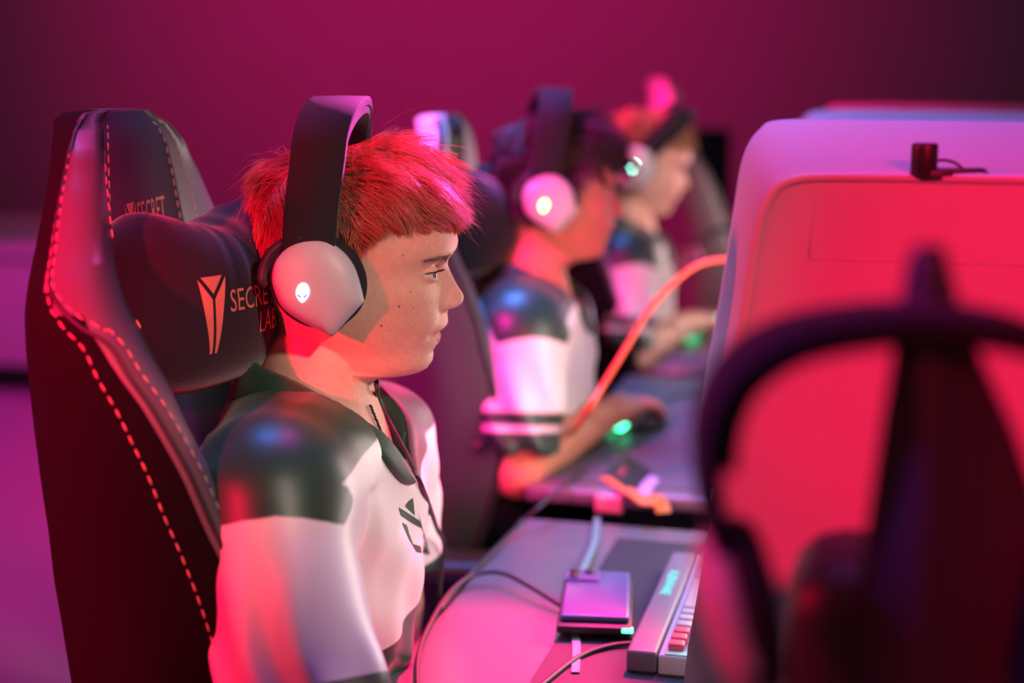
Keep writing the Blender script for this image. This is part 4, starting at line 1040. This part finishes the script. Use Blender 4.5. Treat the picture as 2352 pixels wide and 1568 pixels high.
def make_webcam():
    D = 1.20; p = lambda x, y: at_d(x, y, D)
    c0 = p(2140, 413); root = empty('webcam', tuple(c0), 'small black webcam clipped on top of the nearest white housing', 'webcam')
    ux, uy = RT*D/F_PX, UP*D/F_PX
    M = np.stack([RT, np.cross(UP, RT)*-1*-1, UP], 1)
    M = np.stack([RT, np.array([-RT[1], RT[0], 0]), (0, 0, 1)], 1)
    s = D/F_PX
    mb = MB()
    rr = [[(13.5*math.cos(t)*q, 13.5*math.sin(t)*q, z) for t in np.linspace(0, 2*math.pi, 28, endpoint=False)] for z, q in ((0, .9), (1, 1), (34, 1), (36, .93), (36.4, .5))]
    V, Fc = loft(rr); V = (V*.80/1000) @ M.T + p(2121, 408); mb.add(V, Fc); body = mb.build('camera_body', M_BLACKP, root)
    mb = MB()
    for k in range(9):
        z = (6+k*3)*.8/1000; ring = [p(2121, 408)+M @ np.array([.0110*math.cos(t), .0110*math.sin(t), z]) for t in np.linspace(0, 2*math.pi, 29)]; mb.tube(ring, .0004, 4, False)
    mb.build('grille_ring', M_BLACKP, body)
    mb = MB(); mb.box(p(2145, 400), (72*s, .022, 26*s), M, .002); mb.box(p(2205, 394), (112*s, .014, 17*s), M, .002); mb.build('mount_arm', M_BLACKP, root)
    mb = MB(); mb.box(p(2264, 406), (34*s, .02, 20*s), M @ roty(R(28)), .002); mb.box(p(2278, 412), (10*s, .02, 26*s), M @ roty(R(-18)), .001); mb.build('clip', M_BLACKP, root)
    V, Fc = tube(catmull(np.array([p(2148, 369), p(2172, 368), p(2195, 375), p(2215, 392), p(2236, 417), p(2250, 440)+FW*.03]), 6), .0013, 8); mesh('camera_cable', V, Fc, M_CABLE, root)
    return root

def make_keyboard(z):
    root = empty('keyboard', (-.165, 1.56, z), 'pale keyboard with lit lettering on its wrist edge beside the nearest housing', 'keyboard')
    x0, y0, y1 = -.236, 1.372, 1.70
    mb = MB(); mb.box((x0+.016, (y0+y1)/2, z+.012), (.032, y1-y0, .024), bev=.004); mb.build('front_rest', M_KB, root)
    mb = MB(); mb.box((x0+.092, (y0+y1)/2, z+.011), (.118, y1-y0, .022), bev=.003); mb.build('key_plate', M_KBPLATE, root)
    rows = 5
    for r_ in range(rows):
        y = y1-.012; k = 0
        while y > y0+.020:
            wk = .0165 if not (r_ == 0 and 4 < k < 6) else .10
            if y-wk < y0+.008: break
            red = (r_ == 0 and y-wk < y0+.05); mb = MB(); mb.box((x0+.050+r_*.0195, y-wk/2, z+.026), (.0165, wk-.002, .009), bev=.002)
            mb.build('keycap', M_KEYRED if red else M_KEY, root); y -= wk+.0022; k += 1
    v, f = text_geo('ALIENWARE', .016); v[:, 0] *= .95
    L = v[:, 0].max(); yc = 1.585
    V = np.stack([x0+.009+v[:, 1], yc+L/2-v[:, 0], np.full(len(v), z+.0246)], 1); mesh('lit_lettering', V, f, M_TEXT_C, root, smooth=False)
    mb = MB(); mb.box((x0+.052, y0+.012, z+.0225), (.024, .020, .0012)); st = mb.build('sticker', M_STICKER, root, smooth=False)
    return root

def make_phone(z):
    root = empty('phone', (-.30, 1.62, z), 'violet smartphone lying face down on the black block on the nearest desk', 'phone')
    c = (at_z(1298, 1312, z+.012)+at_z(1447, 1318, z+.012)+at_z(1290, 1405, z+.012)+at_z(1447, 1410, z+.012))/4
    a = at_z(1447, 1410, z+.012)-at_z(1290, 1405, z+.012); M = rotz(math.atan2(a[1], a[0]))
    mb = MB(); mb.box(c-np.array([0, 0, .004]), (.076, .150, .008), M, .0035); mb.build('phone_body', M_PHONE, root)
    cc = c + M @ np.array([-.018, .052, .001]); mb = MB(); mb.box(cc, (.040, .034, .004), M, .0015); bump = mb.build('camera_bump', M_PHONE, root)
    for dx, dy in ((-.009, .008), (.009, .008), (-.009, -.008)):
        q = cc + M @ np.array([dx, dy, .002]); mb = MB(); mb.tube([q, q+np.array([0, 0, .0018])], .0065, 16); mb.build('lens', M_BLACKP, bump)
    root['label'] = 'violet smartphone lying face down on the nearest desk'
    blk = empty('charging_block', tuple(c-np.array([0, 0, .012])), 'flat black block under the violet phone, with a green glowing corner', 'charger')
    mb = MB(); mb.box(c+M @ np.array([.0, -.012, 0])-np.array([0, 0, .0125]), (.082, .150, .009), M, .002); mb.build('block_body', M_BLACKP, blk)
    mb = MB(); mb.box(c+M @ np.array([.036, -.0845, 0])-np.array([0, 0, .0115]), (.012, .006, .005), M, .001); mb.build('green_light', M_LED_G, blk)
    return root

def make_lanyard(z):
    p = lambda x, y, h=.001: at_z(x, y, z+h)
    t = lambda name, label, cat, px, th, m, h=.0005: None
    def quad(name, label, cat, q, th, m, parent=None):
        A = np.array(q); B = A + np.array([0, 0, th]); V = np.vstack([A, B]); Fc = [(3, 2, 1, 0), (4, 5, 6, 7)]+[(i, (i+1) % 4, 4+(i+1) % 4, 4+i) for i in range(4)]
        c = V.mean(0); c[2] = V[:, 2].min()
        o = mesh(name, V if parent is not None else V-c, Fc, m, parent, smooth=False)
        if parent is None: o.location = c; tag(o, label, cat)
        return o
    card = quad('pass_card', "black pass card with red mark on the second player's desk", 'card', [p(1392, 1088), p(1452, 1135), p(1500, 1085), p(1438, 1046)], .002, M_CARD)
    quad('red_mark', None, None, [p(1418, 1085, .0025), p(1430, 1093, .0025), p(1440, 1078, .0025), p(1430, 1068, .0025)], .0005, M_REDMARK, card)
    quad('name_card', "narrow lilac card beside the black pass card", 'card', [p(1455, 1140), p(1480, 1152), p(1514, 1102), p(1490, 1090)], .0015, M_LILAC)
    return card
def make_mouse(c, yaw, label, lit=True, group='players mice'):
    root = empty('computer_mouse', tuple(c), label, 'mouse', group); M = rotz(R(yaw))
    P, lo = grid((-.075, -.045, -.004), (.075, .045, .05), .0035)
    f = np.maximum(s_ell(P, (0, 0, .0), (.064, .034, .040)), .0015-P[2]); V, Q = nets(f.astype(np.float32), lo, .0035, 1)
    mesh('mouse_shell', V @ M.T + np.array(c), Q, M_BLACKP, root)
    if lit:
        mb = MB(); mb.box(np.array(c)+M @ np.array([-.060, 0, .012]), (.010, .040, .012), M, .003); mb.build('tail_light', M_LED_G, root)
        mb = MB(); mb.box(np.array(c)+M @ np.array([.045, 0, .028]), (.016, .006, .006), M, .002); mb.build('wheel_light', M_LED_G, root)
    return root

# ------------------------------------------------------------------ place everything
PITCH = .91
rng1 = np.random.default_rng(11)
# the nearest player and his place
def moles(S, L):
    out = []
    for px, py, r_ in L:
        h = S.bvh.ray_cast(Vector(CAM.tolist()), Vector(view_ray(px, py).tolist()).normalized())
        if h[0] is not None: out.append(((Vector(h[0])-S.root.location)[:], r_))
    return out
S1 = make_person(0, 13, 0, True, label='nearest seated player with short reddish hair, white and green jersey and black chain', hair='blond')
S1.body.data.materials[0] = skin_split('fair_skin', lin(226, 172, 150), lin(120, 72, 48), lin(186, 84, 78),
    moles(S1, [(876, 748, .0016), (917, 704, .0015), (943, 671, .0010), (926, 586, .0009), (949, 706, .0008)]))
set_scalp(S1, 'blond')
make_jersey(S1, 0, True, M_JERSEY); chest_print(S1, 0); necklace(S1)
make_hair(S1, 'blond', 12000, S1.root, M_HAIR_B, .00034, rng1)
hs1 = make_headset(S1, 'headset', 'white headset with white lit emblem on the nearest red-haired player', M_LED_W)
chest_cable(S1, hs1)
make_chair('gaming_chair', 'black gaming chair with red-lit side and pale stitching behind the nearest player', 'chair', 'gaming chairs', (-.60, 1.33, 0), 13, M_BOLSTER, M_BLACKF, M_BLACKP, True, True, arm_z=.80)
make_pillow('neck_pillow', 'black neck pillow with copper lettering on the nearest chair', (-.678, 1.262, 1.050))
make_desk('grey desk with phone and looping black cable in front of nearest player', 1.05, 1.88, .745)
mat1 = MB(); mat1.box((-.075, 1.45, .7465), (.50, .72, .003), bev=.001)
tag(mat1.build('desk_mat', mat('black_desk_mat', (.028, .026, .03), .6, bump=.15, bscale=1200), None), 'black desk mat under the keyboard on the nearest desk', 'desk mat')
make_hood('large red-lit housing in the right foreground with webcam on top', 0)
make_monitor('lit monitor inside the nearest white housing', 0)
make_webcam()
make_keyboard(.748)
make_phone(.760)

# second and third player
S2 = make_person(PITCH, 20, -2, False, skin=skin_split('warm_skin', lin(206, 140, 112), lin(30, 24, 24), lin(180, 96, 84), []), label='second seated player with thick black hair and amber-lit headset', hair='black', arm='mouse', hz=.010)
set_scalp(S2, 'black'); make_jersey(S2, PITCH, False, M_JERSEY2)
make_hair(S2, 'black', 4200, S2.root, M_HAIR_K, .0011, rng1)
make_headset(S2, 'headset', 'white headset with amber lit emblem on the black-haired player', M_LED_Y, tilt=4)
S3 = make_person(2*PITCH, 16, 8, False, skin=skin_split('pale_skin', lin(226, 176, 156), lin(120, 66, 40), lin(196, 116, 104), []), label='third seated player looking down, furthest along the row', hair='ginger', arm='mouse', hx=-.01, hz=.012)
set_scalp(S3, 'ginger'); make_jersey(S3, 2*PITCH, False, M_JERSEY2)
make_hair(S3, 'ginger', 3600, S3.root, M_HAIR_G, .0011, rng1)
make_headset(S3, 'headset', 'white headset with cyan lit emblem on the furthest player', M_LED_C, tilt=32)
make_chair('gaming_chair', 'white topped gaming chair with green headrest panel behind the second player', 'chair', 'gaming chairs', (-.60, 1.33+PITCH, -.02), 9, M_BLACKL, M_BLACKF, M_BLACKP, False, False, M_GREEN, M_WHITEL, lean=.16)
make_pillow('neck_pillow', 'black neck pillow behind the black-haired second player', (-.665, 1.29+PITCH, 1.045), False)
make_chair('gaming_chair', 'black gaming chair behind the third player', 'chair', 'gaming chairs', (-.57, 1.33+2*PITCH, -.05), 8, M_BLACKL, M_BLACKF, M_BLACKP, False)
make_chair('gaming_chair', 'red-lit chair top rising beyond the third player, furthest of the chairs', 'chair', 'gaming chairs', (-.47, 1.33+3*PITCH, 0.05), 12, M_BLACKL, M_BLACKF, M_BLACKP, False, top_m=M_WHITEL)
make_desk("second player's desk with glowing mouse, cards and orange ribbon", 1.950, 2.80, .770, x0=-.49)
make_desk("third player's desk, furthest of the grey desks", 2.88, 3.70, .770, x0=-.49)
h2 = make_hood("second white housing, its roof edge showing over the nearest housing", PITCH)
h3 = make_hood("third white housing, furthest along the row of screens", 2*PITCH)
for h_ in (h2, h3): h_.location.z += .025; h_.scale.z = .95
make_monitor("second player's lit monitor", PITCH, .770, M_SCREEN2)
make_monitor("third player's lit monitor", 2*PITCH, .770)
mat2 = MB(); mat2.box((-.16, 2.37, .7715), (.62, .78, .003), bev=.001)
tag(mat2.build('desk_mat', M_PAD, None), "grey desk mat under the second player's mouse", 'desk mat')
make_lanyard(.773)
mb = MB(); 
q = [at_z(1398, 1098, .7745), at_z(1440, 1118, .7755), at_z(1478, 1150, .7765)]
def ribbon(name, label, cat, pts, wd, th, m, group=None):
    P = catmull(np.array(pts), 6); T_ = np.gradient(P, axis=0); T_ /= np.linalg.norm(T_, axis=1)[:, None]; s_ = np.cross(T_, (0, 0, 1.)); s_ /= np.linalg.norm(s_, axis=1)[:, None]; u_ = np.cross(s_, T_)
    rings = [[p+a*wd/2-b*0, p-a*wd/2, p-a*wd/2+b*th, p+a*wd/2+b*th] for p, a, b in zip(P, s_, u_)]
    V, Fc = loft(rings); c = P[0]; o = mesh(name, V-c, Fc, m, smooth=False); o.location = c; return tag(o, label, cat, group)
ribbon('lanyard_ribbon', "orange lanyard ribbon lying at the near end of second player's desk", 'lanyard', [at_z(1392, 1096, .7742), at_z(1430, 1120, .7745), at_z(1462, 1138, .778), np.array(at_z(1490, 1158, .778)), np.array((-.292, 1.940, .772)), np.array((-.280, 1.925, .752))], .022, .0012, M_ORSTRAP)
tg = MB(); ct = at_y(1399, 1157, 1.945); tg.box(ct, (.041, .012, .026), None, .004)
tgo = tg.build('badge_clip', M_TAG, None); tag(tgo, "pale pink badge clip hanging at the near edge of second player's desk", 'badge clip')
ribbon('lanyard_strap', 'thin grey-teal strap running over the violet phone', 'strap', [at_z(1372, 1190, .748), at_z(1366, 1245, .749), at_z(1350, 1285, .756), at_z(1336, 1318, .7625), at_z(1322, 1360, .7635), at_z(1314, 1395, .7625), at_z(1316, 1430, .752), at_z(1324, 1480, .749), at_z(1322, 1545, .749)], .0085, .0012, M_TEALSTRAP)
# cables
c1 = lambda x, y, h=.004: at_z(x, y, .7465+h)
cable('headset_lead', 'black cable looping across the pink-lit desk edge to the mat', [c1(966, 1640), c1(958, 1560), c1(962, 1500), c1(984, 1440), c1(1030, 1365, .006), c1(1085, 1322, .012), c1(1150, 1315, .016), c1(1220, 1348, .014), c1(1285, 1388, .008), c1(1340, 1418), c1(1400, 1448), c1(1470, 1474, .005)], .0028, M_CABLE)
cable('headset_lead', 'black cable running along the mat at the bottom of the picture', [c1(1215, 1600), c1(1260, 1560), c1(1330, 1508), c1(1400, 1483, .005), c1(1475, 1476, .005), c1(1500, 1478, .005)], .0028, M_CABLE)
cable('mouse_cord', "dark cord stretching from the second player's mouse down to the nearest desk", [at_z(1632, 908, .800), at_z(1560, 908, .812), at_z(1500, 935, .812), at_z(1440, 985, .806), at_z(1425, 1002, .80), at_z(1370, 1050, .784), at_z(1300, 1112, .776), at_d(1245, 1158, 1.95), at_z(1195, 1203, .757), at_z(1130, 1268, .752), at_z(1065, 1334, .750), at_z(1010, 1400, .750)], .0028, M_CABLE)
cable('orange_cable', 'orange cable arching down from the white housings to the second desk', [at_d(1720, 640, 2.0), at_d(1690, 602, 2.0), at_d(1640, 598, 2.0), at_d(1580, 622, 2.0), at_d(1500, 700, 2.0), at_d(1440, 795, 2.0), at_d(1385, 885, 2.0), at_d(1345, 950, 2.0), at_z(1305, 1010, .783), at_z(1292, 1050, .776)], .0046, M_ORANGE)
m2 = at_z(1438, 985, .773); make_mouse((m2[0]+.02, m2[1]+.02, .773), 62, "glowing green-lit mouse under the second player's hand")
m3 = at_z(1622, 762, .770); make_mouse((m3[0], m3[1], .770), 60, 'small green-lit mouse beside the far housings')
b3 = MB(); b3.box(at_z(1569, 821, .775), (.085, .05, .008), rotz(R(12)), .003)
tag(b3.build('phone', M_PHONE, None), "dark violet phone lying on the third player's desk", 'phone')
pk = MB(); pc_ = at_d(1585, 586, 3.3)
for dx, dz in ((-.012, .004), (.008, .010), (.014, -.006), (-.006, -.010), (-.014, -.022)):
    rr = [[(math.sin(a)*math.cos(b)*.013+dx, math.sin(a)*math.sin(b)*.013, math.cos(a)*.013+dz) for b in np.linspace(0, 6.283, 10, endpoint=False)] for a in np.linspace(.05, 3.09, 8)]
    V, Fc = loft(rr); pk.add(V+pc_, Fc)
tag(pk.build('charm', M_PINK, None), 'small bright pink charm under the cable loop by the far housings', 'charm')
cable('cable_loop', 'violet-lit dark cable loop between the far housings and the pink charm', [pc_+np.array([.0, 0, .012]), at_d(1608, 565, 3.3), at_d(1618, 545, 3.3), at_d(1640, 532, 3.3), at_d(1672, 525, 3.3), at_d(1720, 540, 3.3), at_d(1740, 600, 3.3)], .006, M_CABLE)

# foreground: white headset hung on a tall stand, just in front of the lens
class Hang: pass
HG = Hang(); HG.RM = np.stack([-np.array([FW[0], FW[1], 0])/math.hypot(FW[0], FW[1]), -RT, np.array([0, 0, 1.])], 1)
HG.RM[:, 1] = np.cross(HG.RM[:, 2], HG.RM[:, 0])
topp = at_d(2105, 716, .66); HG.H = topp - HG.RM @ np.array([-.003, 0, .161])
make_headset(HG, 'headset', 'out-of-focus headset hanging on the stand in the right foreground', M_WHITEP, squeeze=.24)
st = empty('headset_stand', (topp[0]+.01, topp[1]+.012, .745), 'tall black wedge-shaped stand holding the foreground headset', 'headset stand')
SM = HG.RM
rings = []
for z, hl, hr, dp in ((.752, .040, .110, .05), (.95, .034, .100, .046), (1.10, .026, .078, .036), (1.18, .018, .046, .028), (1.235, .012, .018, .016), (1.258, .010, .011, .012), (1.268, .007, .008, .009)):
    c = np.array([topp[0]+.004, topp[1]+.014, z]); rings.append([c+SM @ np.array(q) for q in ((dp*.55, .002, 0), (dp*.5, -hl*.2, 0), (0, -hl, 0), (-dp*.5, -hl*.8, 0), (-dp*.5, hr*.8, 0), (0, hr, 0), (dp*.5, hr*.12, 0))])
V, Fc = loft(rings); mesh('post', V, Fc, M_BLACKP, st, smooth=False)
mb = MB(); mb.box((topp[0]+.004, topp[1]+.014, .749), (.26, .16, .012), bev=.004); mb.build('foot_plate', M_BLACKP, st)
bx = empty('corner_filler', tuple(at_d(2060, 1500, .80)*np.array([1, 1, 0])+np.array([.06, .10, .743])), 'black box with rounded edges filling the lower right corner of the picture', 'filler_box')  # made-up box, added to keep the lower right corner dark
qb = at_d(1800, 1318, .78); mb = MB(); mb.box((qb[0]+.20, qb[1]+.06, (qb[2]+.743)/2), (.40, .12, qb[2]-.743), None, .03); mb.build('filler_body', M_BLACKP, bx)
mb = MB(); mb.box((qb[0]+.20, qb[1]-.002, (qb[2]+.743)/2-.01), (.33, .006, qb[2]-.743-.08), None, .002); mb.build('filler_front', M_BLACKF, bx)
make_desk('empty desk nearest the camera carrying the headset stand', .12, .97, .743, -.30, .40)

# far side
tb = empty('draped_table', (-4.3, 6.2, 0), 'pale draped table at the left edge behind the nearest chair', 'table')
mb = MB(); mb.box((-4.6, 6.15, .635), (3.2, 1.5, .03), bev=.008); mb.build('table_top', M_CLOTH, tb)
mb = MB(); mb.box((-4.6, 6.15, .375), (3.16, 1.46, .49), bev=.02); mb.build('cloth_skirt', M_CLOTH, tb)
for sx in (-6.1, -3.1):
    for sy in (5.5, 6.8):
        mb = MB(); mb.box((sx, sy, .07), (.05, .05, .14)); mb.build('leg', M_STEEL, tb, smooth=False)
kc = MB(); pc2 = at_d(1592, 560, 5.2); kc.box((pc2[0]+.02, pc2[1], .60), (.16, .22, 1.2), rotz(R(-14)), .02)
tag(kc.build('equipment_case', M_CARPETBOX, None), 'tall black case standing beyond the third player', 'equipment case')
